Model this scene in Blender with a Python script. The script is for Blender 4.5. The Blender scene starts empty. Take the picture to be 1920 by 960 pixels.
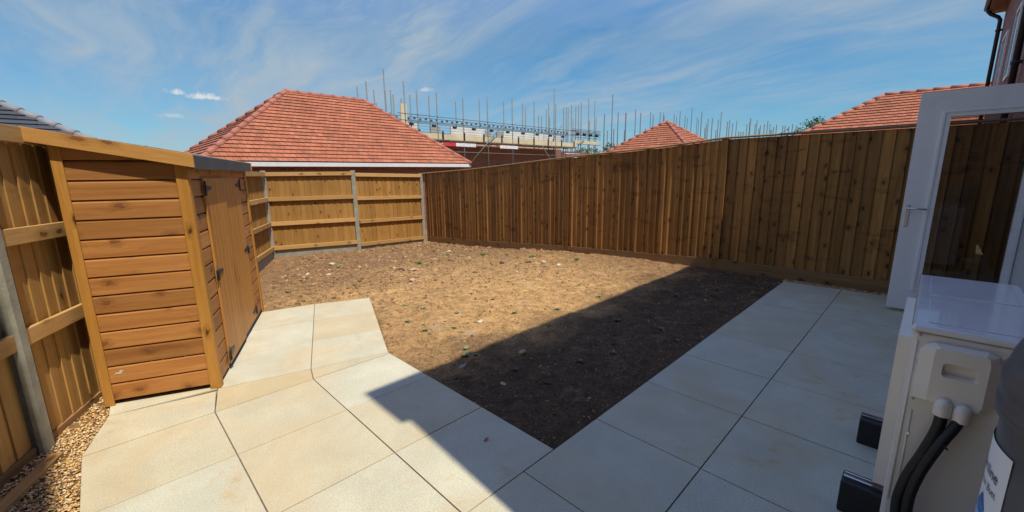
import bpy, math, random
from mathutils import Vector as V, Matrix, noise as mnoise
random.seed(11)
R_ = math.radians
SC = bpy.context.scene
COL = SC.collection

# ------------------------------------------------------------------ camera
EYE = V((0, 0, 1.41))
yaw, pit, roll = R_(45.267), R_(11.235), R_(-0.6985)
fw = V((-math.sin(yaw)*math.cos(pit), math.cos(yaw)*math.cos(pit), -math.sin(pit)))
rt = V((math.cos(yaw), math.sin(yaw), 0)); up = rt.cross(fw)
r2 = rt*math.cos(roll)+up*math.sin(roll); u2 = up*math.cos(roll)-rt*math.sin(roll)
cam = bpy.data.cameras.new('camera'); co = bpy.data.objects.new('camera', cam); COL.objects.link(co)
cam.sensor_width = 36; cam.lens = 777.76/1920*36; cam.clip_start = 0.02; cam.clip_end = 2000
co.matrix_world = Matrix(((r2.x, u2.x, -fw.x, EYE.x), (r2.y, u2.y, -fw.y, EYE.y), (r2.z, u2.z, -fw.z, EYE.z), (0, 0, 0, 1)))
SC.camera = co

# ------------------------------------------------------------------ light
SUN_EL, SUN_AZ = 62.0, 93.6            # azimuth clockwise from +Y
SUN_STR, SKY_STR, EXPO = 4.8, 0.15, 0.0
sdir = V((math.sin(R_(SUN_AZ))*math.cos(R_(SUN_EL)), math.cos(R_(SUN_AZ))*math.cos(R_(SUN_EL)), math.sin(R_(SUN_EL))))
sl = bpy.data.lights.new('sun', 'SUN'); sl.energy = SUN_STR; sl.angle = R_(0.53); sl.color = (1.0, 0.915, 0.76)
so = bpy.data.objects.new('sun', sl); COL.objects.link(so); so.location = (20, 0, 40)
so.rotation_euler = sdir.to_track_quat('Z', 'Y').to_euler()
SC.view_settings.view_transform = 'Standard'; SC.view_settings.look = 'None'
SC.view_settings.exposure = EXPO; SC.view_settings.gamma = 1.0
try: SC.view_settings.use_curve_mapping = False
except Exception: pass
SC.cycles.max_bounces = 8

class NT:
    """small node-tree helper"""
    def __init__(s, tree): s.t = tree; s.n = tree.nodes; s.l = tree.links
    def new(s, kind, ins=None, **kw):
        n = s.n.new(kind)
        for k, v in kw.items(): setattr(n, k, v)
        for k, v in (ins or {}).items(): s.put(n.inputs[k], v)
        return n
    def put(s, sock, v):
        if isinstance(v, bpy.types.NodeSocket): s.l.new(v, sock)
        elif isinstance(v, bpy.types.Node): s.l.new(v.outputs[0], sock)
        else: sock.default_value = v
    def math(s, op, a, b=0.0, c=None, clamp=False):
        n = s.n.new('ShaderNodeMath'); n.operation = op; n.use_clamp = clamp
        s.put(n.inputs[0], a); s.put(n.inputs[1], b)
        if c is not None: s.put(n.inputs[2], c)
        return n.outputs[0]
    def vmath(s, op, a, b=(0, 0, 0)):
        n = s.n.new('ShaderNodeVectorMath'); n.operation = op
        s.put(n.inputs[0], a)
        if op == 'SCALE': s.put(n.inputs['Scale'], b)
        else: s.put(n.inputs[1], b)
        return n.outputs['Value'] if op in ('LENGTH', 'DOT_PRODUCT', 'DISTANCE') else n.outputs[0]
    def ramp(s, x, stops):
        n = s.n.new('ShaderNodeValToRGB'); e = n.color_ramp.elements
        while len(e) < len(stops): e.new(0.5)
        for i, (p, c) in enumerate(stops):
            e[i].position = p
            e[i].color = (c, c, c, 1) if not isinstance(c, tuple) else (*c, 1)
        s.put(n.inputs[0], x); return n.outputs[0]
    def mix(s, f, a, b, mode='MIX'):
        n = s.n.new('ShaderNodeMix'); n.data_type = 'RGBA'; n.blend_type = mode
        s.put(n.inputs[0], f); s.put(n.inputs[6], a if not isinstance(a, tuple) else (*a, 1)); s.put(n.inputs[7], b if not isinstance(b, tuple) else (*b, 1))
        return n.outputs[2]
    def mapr(s, x, a, b, c, d):
        n = s.n.new('ShaderNodeMapRange'); s.put(n.inputs[0], x)
        for i, v in enumerate((a, b, c, d)): n.inputs[i+1].default_value = v
        return n.outputs[0]
    def noise(s, vec, scale=1.0, detail=4.0, rough=0.55, dist=0.0):
        n = s.new('ShaderNodeTexNoise', {'Vector': vec, 'Scale': scale, 'Detail': detail, 'Roughness': rough, 'Distortion': dist})
        return n.outputs[0]
    def mapping(s, vec, scale=(1, 1, 1), rot=(0, 0, 0), loc=(0, 0, 0)):
        return s.new('ShaderNodeMapping', {'Vector': vec, 'Scale': scale, 'Rotation': rot, 'Location': loc}).outputs[0]

# ------------------------------------------------------------------ sky
W = bpy.data.worlds.new('World'); SC.world = W; W.use_nodes = True
T = NT(W.node_tree); T.n.clear()
sky = T.new('ShaderNodeTexSky', sky_type='NISHITA', sun_disc=False, sun_elevation=R_(SUN_EL), sun_rotation=R_(SUN_AZ),
            altitude=0.0, air_density=1.0, dust_density=0.3, ozone_density=3.0)
tc = T.new('ShaderNodeTexCoord').outputs['Generated']
sep = T.new('ShaderNodeSeparateXYZ', {0: tc})
el = T.math('MAXIMUM', sep.outputs[2], 0.0)
grade = T.ramp(el, [(0.0, (0.35, 0.57, 0.67)), (0.1, (0.35, 0.60, 0.70)), (0.28, (0.39, 0.70, 0.80)), (0.5, (0.80, 1.08, 1.45)), (1.0, (0.90, 1.14, 1.90))])
base = T.mix(1.0, sky.outputs[0], grade, 'MULTIPLY')
# wispy high cloud: stretched noise on a plane overhead
den = T.math('ADD', el, 0.16)
px = T.math('DIVIDE', sep.outputs[0], den); py = T.math('DIVIDE', sep.outputs[1], den)
pl = T.new('ShaderNodeCombineXYZ', {0: px, 1: py, 2: 0.0}).outputs[0]
wob = T.noise(T.mapping(pl, (0.9, 0.9, 1)), 1.0, 2.0)
pl2 = T.vmath('ADD', pl, T.vmath('SCALE', T.new('ShaderNodeCombineXYZ', {0: wob, 1: T.math('MULTIPLY', wob, -0.7), 2: 0.0}).outputs[0], 0.9))
st = T.noise(T.mapping(pl2, (0.55, 2.2, 1), (0, 0, R_(28))), 1.0, 9.0, 0.62, 0.35)
st2 = T.noise(T.mapping(pl2, (0.35, 0.6, 1), (0, 0, R_(20)), (3.1, 1.7, 0)), 1.0, 5.0, 0.6, 0.2)
cl = T.mapr(st, 0.40, 0.74, 0.0, 1.0); cl2 = T.mapr(st2, 0.36, 0.62, 0.0, 1.0)
st3 = T.noise(T.mapping(pl2, (1.3, 3.2, 1), (0, 0, R_(-35)), (7.7, 2.2, 0)), 1.0, 9.0, 0.66, 0.5)
cl3 = T.math('MULTIPLY', T.mapr(st3, 0.46, 0.74, 0.0, 1.0), T.mapr(T.noise(T.mapping(pl, (0.5, 0.5, 1), loc=(5, 9, 0)), 1.0, 3.0), 0.42, 0.6, 0.0, 1.0))
cf = T.math('MULTIPLY', T.math('ADD', T.math('ADD', T.math('MULTIPLY', cl, T.math('ADD', cl2, 0.3)), T.math('MULTIPLY', cl2, 0.36)), T.math('MULTIPLY', cl3, 0.8)), 0.80, clamp=True)
CLOUD = (2.7, 3.3, 3.85)
cur = T.mix(cf, base, CLOUD)
# four small far cumulus puffs
for dx, dy, dz, wd, ht, k in ((-0.985, 0.172, 0.147, 0.034, 0.009, 1.0), (-0.991, 0.132, 0.151, 0.019, 0.007, 0.9), (-0.993, 0.121, 0.110, 0.022, 0.006, 0.45), (-0.829, 0.559, 0.185, 0.018, 0.006, 0.6)):
    dn = V((dx, dy, dz)).normalized(); tx = V((-dn.y, dn.x, 0)).normalized()
    dv = T.vmath('SUBTRACT', tc, tuple(dn))
    a = T.math('DIVIDE', T.vmath('DOT_PRODUCT', dv, tuple(tx)), wd)
    b = T.math('DIVIDE', T.vmath('DOT_PRODUCT', dv, (0, 0, 1)), ht)
    b = T.math('MULTIPLY', b, T.mapr(b, -0.3, 0.3, 1.9, 1.0))
    rr = T.math('SQRT', T.math('ADD', T.math('MULTIPLY', a, a), T.math('MULTIPLY', b, b)))
    nz = T.noise(tc, 95.0, 5.0, 0.6)
    rr = T.math('ADD', rr, T.math('MULTIPLY', T.math('SUBTRACT', nz, 0.5), 2.2))
    m = T.math('MULTIPLY', T.mapr(rr, 0.95, 0.2, 0.0, 1.0), k, clamp=True)
    cur = T.mix(m, cur, (4.6, 4.8, 4.9))
bg = T.new('ShaderNodeBackground', {'Color': cur, 'Strength': SKY_STR})
wo = T.new('ShaderNodeOutputWorld', {0: bg.outputs[0]})

# ------------------------------------------------------------------ materials
def base_mat(name):
    m = bpy.data.materials.new(name); m.use_nodes = True
    t = NT(m.node_tree); b = t.n['Principled BSDF']; return m, t, b
def plain(name, col, rough=0.5, metal=0.0, var=0.08, scale=6.0, bump=0.0, bscale=60.0, spec=0.5, coat=0.0):
    m, t, b = base_mat(name)
    oc = t.new('ShaderNodeTexCoord').outputs['Object']
    n = t.noise(oc, scale, 5.0)
    k = t.mapr(n, 0.3, 0.7, 1-var, 1+var)
    c = t.mix(1.0, col, t.new('ShaderNodeCombineXYZ', {0: k, 1: k, 2: k}).outputs[0], 'MULTIPLY')
    t.put(b.inputs['Base Color'], c); b.inputs['Metallic'].default_value = metal
    t.put(b.inputs['Roughness'], t.mapr(n, 0.3, 0.7, max(rough-0.06, 0.02), min(rough+0.06, 1)))
    b.inputs['Specular IOR Level'].default_value = spec; b.inputs['Coat Weight'].default_value = coat
    if bump:
        bn = t.new('ShaderNodeBump', {'Strength': bump, 'Distance': 0.004, 'Height': t.noise(oc, bscale, 5.0)})
        t.put(b.inputs['Normal'], bn.outputs[0])
    return m
def wood(name, c1, c2, knot=(0.05, 0.02, 0.008), kn=0.55, rough=0.7, tonev=(0.78, 1.2), kscale=(8.0, 5.0), ksize=0.13, patch=0.0):
    m, t, b = base_mat(name)
    uv = t.new('ShaderNodeUVMap').outputs[0]
    tone = t.new('ShaderNodeAttribute', attribute_name='tone').outputs['Fac']
    kv = t.vmath('ADD', t.mapping(uv, (kscale[0], kscale[1], 1)), t.vmath('SCALE', t.new('ShaderNodeTexNoise', {'Vector': t.mapping(uv, (40, 25, 1)), 'Scale': 1.0}).outputs[1], 0.30))
    vo = t.new('ShaderNodeTexVoronoi', {'Vector': kv, 'Scale': 1.0}, feature='F1', voronoi_dimensions='2D')
    keep = t.math('GREATER_THAN', t.new('ShaderNodeSeparateXYZ', {0: vo.outputs['Color']}).outputs[0], 1-kn)
    core = t.math('MULTIPLY', t.mapr(vo.outputs['Distance'], ksize*0.55, ksize, 1.0, 0.0), keep, clamp=True)
    halo = t.math('MULTIPLY', t.mapr(vo.outputs['Distance'], ksize*0.8, ksize*2.6, 1.0, 0.0), keep, clamp=True)
    warp = t.math('MULTIPLY', halo, 1.3)
    guv = t.vmath('ADD', t.mapping(uv, (38, 1.5, 1)), t.new('ShaderNodeCombineXYZ', {0: warp, 1: 0.0, 2: 0.0}).outputs[0])
    g = t.noise(guv, 1.0, 5.0, 0.6, 0.8)
    g2 = t.noise(t.mapping(uv, (8, 0.5, 1)), 1.0, 4.0, 0.5, 1.2)
    gf = t.noise(t.mapping(uv, (160, 9, 1)), 1.0, 2.0)
    f = t.mapr(t.math('ADD', t.math('MULTIPLY', g, 0.6), t.math('MULTIPLY', g2, 0.5)), 0.38, 0.72, 0.0, 1.0)
    c = t.mix(f, c1, c2)
    k = t.math('MULTIPLY', t.mapr(tone, 0.0, 1.0, *tonev), t.mapr(gf, 0.2, 0.8, 0.9, 1.1))
    c = t.mix(1.0, c, t.new('ShaderNodeCombineXYZ', {0: k, 1: k, 2: k}).outputs[0], 'MULTIPLY')
    c = t.mix(t.math('MULTIPLY', halo, 0.45), c, tuple(x*0.45 for x in c1))
    c = t.mix(t.math('MULTIPLY', core, 0.85), c, knot)
    if patch:
        pn = t.noise(t.mapping(t.new('ShaderNodeTexCoord').outputs['Object'], (2.0, 2.0, 7.5)), 1.0, 6.0, 0.65, 0.6)
        c = t.mix(t.math('MULTIPLY', t.mapr(pn, 0.57, 0.70, 0.0, 1.0), patch), c, tuple(x*0.35 for x in c1))
    t.put(b.inputs['Base Color'], c); b.inputs['Roughness'].default_value = rough; b.inputs['Specular IOR Level'].default_value = 0.3
    bn = t.new('ShaderNodeBump', {'Strength': 0.45, 'Distance': 0.0025, 'Height': t.math('SUBTRACT', t.math('ADD', g, t.math('MULTIPLY', gf, 0.5)), core)})
    t.put(b.inputs['Normal'], bn.outputs[0])
    return m
M = {}
M['fence'] = wood('fence_wood', (0.225, 0.098, 0.024), (0.47, 0.235, 0.062), kn=0.26, patch=0.75, tonev=(0.5, 1.22), knot=(0.03, 0.014, 0.006))
M['fence_back'] = wood('fence_wood_golden', (0.29, 0.145, 0.034), (0.42, 0.225, 0.06), kn=0.22, patch=0.2)
M['fence_left'] = wood('fence_wood_weathered', (0.33, 0.18, 0.05), (0.48, 0.28, 0.09), kn=0.12, patch=0.25)
M['rail'] = wood('rail_wood', (0.40, 0.23, 0.075), (0.54, 0.33, 0.13), kn=0.25, kscale=(7, 4), knot=(0.14, 0.06, 0.02))
M['gravel_board'] = wood('gravel_board_wood', (0.21, 0.115, 0.045), (0.31, 0.18, 0.075), kn=0.35, kscale=(7, 4), ksize=0.12)
M['shed'] = wood('shed_cladding_wood', (0.335, 0.128, 0.030), (0.50, 0.235, 0.070), kn=0.34, kscale=(7.5, 5.5), knot=(0.21, 0.075, 0.026), rough=0.68, tonev=(0.76, 1.2), patch=0.35)
M['shed_trim'] = wood('shed_trim_wood', (0.37, 0.16, 0.026), (0.50, 0.25, 0.055), kn=0.12, kscale=(9, 5), rough=0.5, tonev=(0.9, 1.1))
M['barge'] = wood('bargeboard_wood', (0.47, 0.22, 0.055), (0.60, 0.33, 0.10), kn=0.2, kscale=(7, 4), knot=(0.25, 0.09, 0.03), rough=0.5)
M['felt'] = plain('roofing_felt', (0.075, 0.08, 0.085), 0.85, bump=0.8, bscale=220, var=0.2)
M['concrete'] = plain('post_concrete', (0.30, 0.287, 0.222), 0.85, var=0.22, scale=9, bump=0.6, bscale=90)
M['black_metal'] = plain('black_metal', (0.02, 0.02, 0.024), 0.45)
M['black_plastic'] = plain('black_plastic', (0.012, 0.012, 0.014), 0.5)
M['steel'] = plain('brushed_steel', (0.6, 0.6, 0.62), 0.22, metal=1.0)
M['galv'] = plain('galvanised_tube', (0.14, 0.16, 0.155), 0.6, metal=0.1, var=0.2)
M['galv_dark'] = plain('dull_tube', (0.09, 0.11, 0.13), 0.6, metal=0.2, var=0.2)
M['white_upvc'] = plain('white_upvc', (0.84, 0.84, 0.84), 0.3, var=0.02)
M['hp_white'] = plain('ivory_enamel', (0.80, 0.75, 0.66), 0.35, var=0.03, coat=0.2)
M['hp_top'] = plain('white_enamel_lid', (0.82, 0.82, 0.82), 0.16, var=0.03, coat=0.6)
M['barrel'] = plain('dark_grey_plastic', (0.085, 0.095, 0.108), 0.42, var=0.25, scale=5, bump=0.15, bscale=30)
M['white_fascia'] = plain('white_fascia', (0.74, 0.75, 0.76), 0.4, var=0.05)
M['slate'] = None
M['toeboard'] = plain('pale_scaffold_board', (0.62, 0.52, 0.33), 0.8, var=0.12, scale=1.0)
M['blockwork'] = plain('pale_blockwork', (0.60, 0.59, 0.55), 0.85, var=0.12, scale=0.8)
M['netting'] = plain('blue_grey_netting', (0.10, 0.17, 0.26), 0.8)
M['dark'] = plain('dark_interior', (0.02, 0.02, 0.02), 0.9)
M['bark'] = plain('bark', (0.10, 0.075, 0.05), 0.9, bump=1.0, bscale=20)
M['red'] = plain('red_banner', (0.55, 0.04, 0.06), 0.6)
M['white_banner'] = plain('white_banner', (0.7, 0.7, 0.72), 0.6, var=0.2)
M['weed'] = plain('weed_leaf', (0.20, 0.25, 0.10), 0.6, var=0.4, scale=30)
M['mortar'] = plain('joint_mortar', (0.17, 0.15, 0.125), 0.95, var=0.3, scale=25, bump=0.8, bscale=120)
M['stone_grey'] = plain('grey_flint', (0.30, 0.29, 0.27), 0.8, var=0.3, scale=30, bump=0.8, bscale=60)
M['stone_tan'] = plain('tan_sandstone', (0.46, 0.32, 0.19), 0.85, var=0.25, scale=30, bump=0.8, bscale=60)
M['stone_white'] = plain('white_chalk', (0.58, 0.50, 0.38), 0.85, var=0.15, scale=30, bump=0.5, bscale=60)
M['stone_dark'] = plain('dark_clod', (0.10, 0.065, 0.042), 0.95, var=0.3, scale=30, bump=1.0, bscale=60)
M['brickred'] = plain('red_brick_fragment', (0.42, 0.15, 0.09), 0.9, var=0.2, scale=30, bump=0.6, bscale=60)

def tiles(name, ca, cb, cc, gap, bw, rh, off=0.5, mort=0.006, rough=0.75, bump=0.6):
    """courses of units laid on the UV map (metres)"""
    m, t, b = base_mat(name)
    uv = t.new('ShaderNodeUVMap').outputs[0]
    br = t.new('ShaderNodeTexBrick', {'Vector': uv, 'Color1': (*ca, 1), 'Color2': (*cb, 1), 'Mortar': (*gap, 1), 'Scale': 1.0, 'Mortar Size': mort, 'Mortar Smooth': 0.1, 'Bias': 0.0, 'Brick Width': bw, 'Row Height': rh}, offset=off)
    cell = t.vmath('FLOOR', t.mapping(uv, (1/bw, 1/rh, 1)))
    wn = t.new('ShaderNodeTexWhiteNoise', {'Vector': cell}, noise_dimensions='2D')
    n1 = t.noise(t.mapping(uv, (0.7, 1.1, 1)), 1.0, 5.0)
    n2 = t.noise(t.mapping(uv, (26, 26, 1)), 1.0, 4.0)
    c = t.mix(t.mapr(wn.outputs[0], 0.72, 0.95, 0.0, 0.7), br.outputs[0], cc)
    k = t.math('MULTIPLY', t.mapr(n1, 0.3, 0.7, 0.84, 1.14), t.mapr(n2, 0.2, 0.8, 0.86, 1.14))
    c = t.mix(1.0, c, t.new('ShaderNodeCombineXYZ', {0: k, 1: k, 2: k}).outputs[0], 'MULTIPLY')
    c = t.mix(br.outputs['Fac'], c, gap)
    t.put(b.inputs['Base Color'], c); b.inputs['Roughness'].default_value = rough; b.inputs['Specular IOR Level'].default_value = 0.3
    h = t.math('ADD', t.math('MULTIPLY', br.outputs['Fac'], -1.0), t.math('MULTIPLY', n2, 0.3))
    t.put(b.inputs['Normal'], t.new('ShaderNodeBump', {'Strength': bump, 'Distance': 0.006, 'Height': h}).outputs[0])
    return m
M['clay'] = tiles('clay_roof_tile', (0.385, 0.125, 0.064), (0.45, 0.165, 0.088), (0.28, 0.105, 0.062), (0.10, 0.035, 0.022), 0.17, 0.2, mort=0.004)
M['clay_ridge'] = plain('clay_ridge_tile', (0.37, 0.135, 0.088), 0.75, var=0.2, scale=3)
M['slate'] = tiles('slate_roof_tile', (0.05, 0.058, 0.072), (0.062, 0.07, 0.085), (0.045, 0.05, 0.062), (0.035, 0.035, 0.045), 0.60, 0.25, mort=0.005)
M['slate_ridge'] = plain('grey_ridge_tile', (0.23, 0.23, 0.24), 0.7, var=0.15, scale=3)
M['brick'] = tiles('red_brick', (0.22, 0.065, 0.042), (0.30, 0.10, 0.06), (0.13, 0.05, 0.04), (0.30, 0.26, 0.22), 0.225, 0.075, mort=0.008)

def slab_mat():
    m, t, b = base_mat('concrete_slab')
    oc = t.new('ShaderNodeTexCoord').outputs['Object']
    tone = t.new('ShaderNodeAttribute', attribute_name='tone').outputs['Fac']
    sp = t.noise(oc, 190.0, 3.0, 0.6); n1 = t.noise(oc, 3.2, 6.0, 0.6, 0.4); n2 = t.noise(t.mapping(oc, loc=(4.2, 1.1, 0)), 1.5, 5.0, 0.65, 0.8)
    c = t.mix(t.mapr(tone, 0.0, 1.0, 0.0, 1.0), (0.575, 0.56, 0.43), (0.555, 0.46, 0.275))
    k = t.math('MULTIPLY', t.mapr(sp, 0.3, 0.7, 0.74, 1.2), t.mapr(n1, 0.3, 0.7, 0.88, 1.07))
    c = t.mix(1.0, c, t.new('ShaderNodeCombineXYZ', {0: k, 1: k, 2: k}).outputs[0], 'MULTIPLY')
    c = t.mix(t.math('MULTIPLY', t.mapr(n2, 0.46, 0.70, 0.0, 0.6), 1.0), c, (0.55, 0.42, 0.24))
    # iron-stain smears and footprints of clay
    n3 = t.noise(t.mapping(oc, (1, 1, 1), loc=(9, 3, 0)), 6.0, 7.0, 0.75, 0.0); gate = t.noise(t.mapping(oc, loc=(2, 8, 0)), 1.3, 2.0)
    st = t.math('MULTIPLY', t.mapr(n3, 0.55, 0.68, 0.0, 0.6), t.mapr(gate, 0.44, 0.56, 0.0, 1.0), clamp=True)
    c = t.mix(st, c, (0.50, 0.31, 0.12))
    n4 = t.noise(t.mapping(oc, loc=(5, 5, 0)), 34.0, 2.0)
    c = t.mix(t.mapr(n4, 0.80, 0.86, 0.0, 0.7), c, (0.15, 0.10, 0.06))
    t.put(b.inputs['Base Color'], c); b.inputs['Roughness'].default_value = 0.72; b.inputs['Specular IOR Level'].default_value = 0.35
    t.put(b.inputs['Normal'], t.new('ShaderNodeBump', {'Strength': 0.5, 'Distance': 0.002, 'Height': t.math('ADD', sp, t.math('MULTIPLY', n1, 0.5))}).outputs[0])
    return m
M['slab'] = slab_mat()
def soil_mat():
    m, t, b = base_mat('bare_soil')
    oc = t.new('ShaderNodeTexCoord').outputs['Object']
    a = t.noise(oc, 0.55, 4.0, 0.6, 0.6); f = t.noise(oc, 9.0, 9.0, 0.72, 0.4); g = t.noise(oc, 48.0, 8.0, 0.82)
    sx = t.new('ShaderNodeSeparateXYZ', {0: oc})
    # dry trodden clay in the middle, dark topsoil along the far side; house shade painted dark by the patio
    dx = t.math('ADD', sx.outputs[0], 3.3); dy = t.math('SUBTRACT', sx.outputs[1], 3.0)
    r = t.math('SQRT', t.math('ADD', t.math('MULTIPLY', t.math('MULTIPLY', dx, dx), 0.22), t.math('MULTIPLY', t.math('MULTIPLY', dy, dy), 0.26)))
    dry = t.mapr(t.math('ADD', r, t.math('MULTIPLY', t.math('SUBTRACT', a, 0.5), 2.2)), 0.35, 1.9, 1.0, 0.0)
    painted_shade = t.math('MULTIPLY', t.mapr(t.math('ADD', sx.outputs[0], t.math('MULTIPLY', t.math('SUBTRACT', t.noise(oc, 1.6, 4.0), 0.5), 1.6)), -2.75, -2.1, 0.0, 1.0), 0.9)
    c = t.mix(dry, (0.27, 0.158, 0.078), (0.53, 0.32, 0.135))
    c = t.mix(painted_shade, c, (0.105, 0.068, 0.042))
    k = t.math('MULTIPLY', t.mapr(f, 0.32, 0.68, 0.52, 1.35), t.mapr(g, 0.34, 0.66, 0.5, 1.45))
    c = t.mix(1.0, c, t.new('ShaderNodeCombineXYZ', {0: k, 1: k, 2: k}).outputs[0], 'MULTIPLY')
    w = t.noise(t.mapping(oc, loc=(3, 7, 0)), 1.7, 7.0, 0.75, 0.6)
    c = t.mix(t.math('MULTIPLY', t.mapr(w, 0.56, 0.72, 0.0, 0.6), t.math('MAXIMUM', dry, 0.28)), c, (0.62, 0.50, 0.33))
    t.put(b.inputs['Base Color'], c); b.inputs['Roughness'].default_value = 0.95; b.inputs['Specular IOR Level'].default_value = 0.15
    t.put(b.inputs['Normal'], t.new('ShaderNodeBump', {'Strength': 1.0, 'Distance': 0.03, 'Height': t.math('ADD', f, t.math('MULTIPLY', g, 0.45))}).outputs[0])
    return m
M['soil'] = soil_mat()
def toned(name, stops, rough=0.8, transl=False):
    m, t, b = base_mat(name)
    tone = t.new('ShaderNodeAttribute', attribute_name='tone').outputs['Fac']
    n = t.noise(t.new('ShaderNodeTexCoord').outputs['Object'], 80.0, 3.0)
    c = t.ramp(tone, stops); k = t.mapr(n, 0.3, 0.7, 0.85, 1.15)
    c = t.mix(1.0, c, t.new('ShaderNodeCombineXYZ', {0: k, 1: k, 2: k}).outputs[0], 'MULTIPLY')
    t.put(b.inputs['Base Color'], c); b.inputs['Roughness'].default_value = rough; b.inputs['Specular IOR Level'].default_value = 0.25
    return m
M['gravel'] = toned('pea_gravel', [(0, (0.12, 0.08, 0.055)), (0.2, (0.46, 0.26, 0.10)), (0.55, (0.68, 0.42, 0.15)), (0.8, (0.72, 0.54, 0.28)), (1, (0.75, 0.66, 0.5))], 0.6)
M['pebbles'] = toned('soil_pebbles', [(0, (0.17, 0.105, 0.055)), (0.4, (0.29, 0.18, 0.09)), (0.65, (0.44, 0.29, 0.145)), (0.85, (0.46, 0.33, 0.19)), (1, (0.58, 0.50, 0.38))], 0.9)
M['leaves'] = toned('tree_leaves', [(0, (0.035, 0.06, 0.02)), (0.5, (0.06, 0.10, 0.03)), (1, (0.10, 0.15, 0.045))], 0.7)

def glass_mat():
    m, t, b = base_mat('door_glass')
    lw = t.new('ShaderNodeFresnel', {'IOR': 1.52}).outputs[0]
    tr = t.new('ShaderNodeBsdfTransparent', {0: (0.74, 0.76, 0.76, 1)}); gl = t.new('ShaderNodeBsdfGlossy', {0: (1, 1, 1, 1), 'Roughness': 0.01})
    ms = t.new('ShaderNodeMixShader', {0: t.math('MULTIPLY', lw, 0.9, clamp=True), 1: tr.outputs[0], 2: gl.outputs[0]})
    t.put(t.n['Material Output'].inputs[0], ms.outputs[0]); return m
M['glass'] = glass_mat()
M['dark_glass'] = plain('window_glass', (0.02, 0.025, 0.03), 0.05, spec=0.9)

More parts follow.
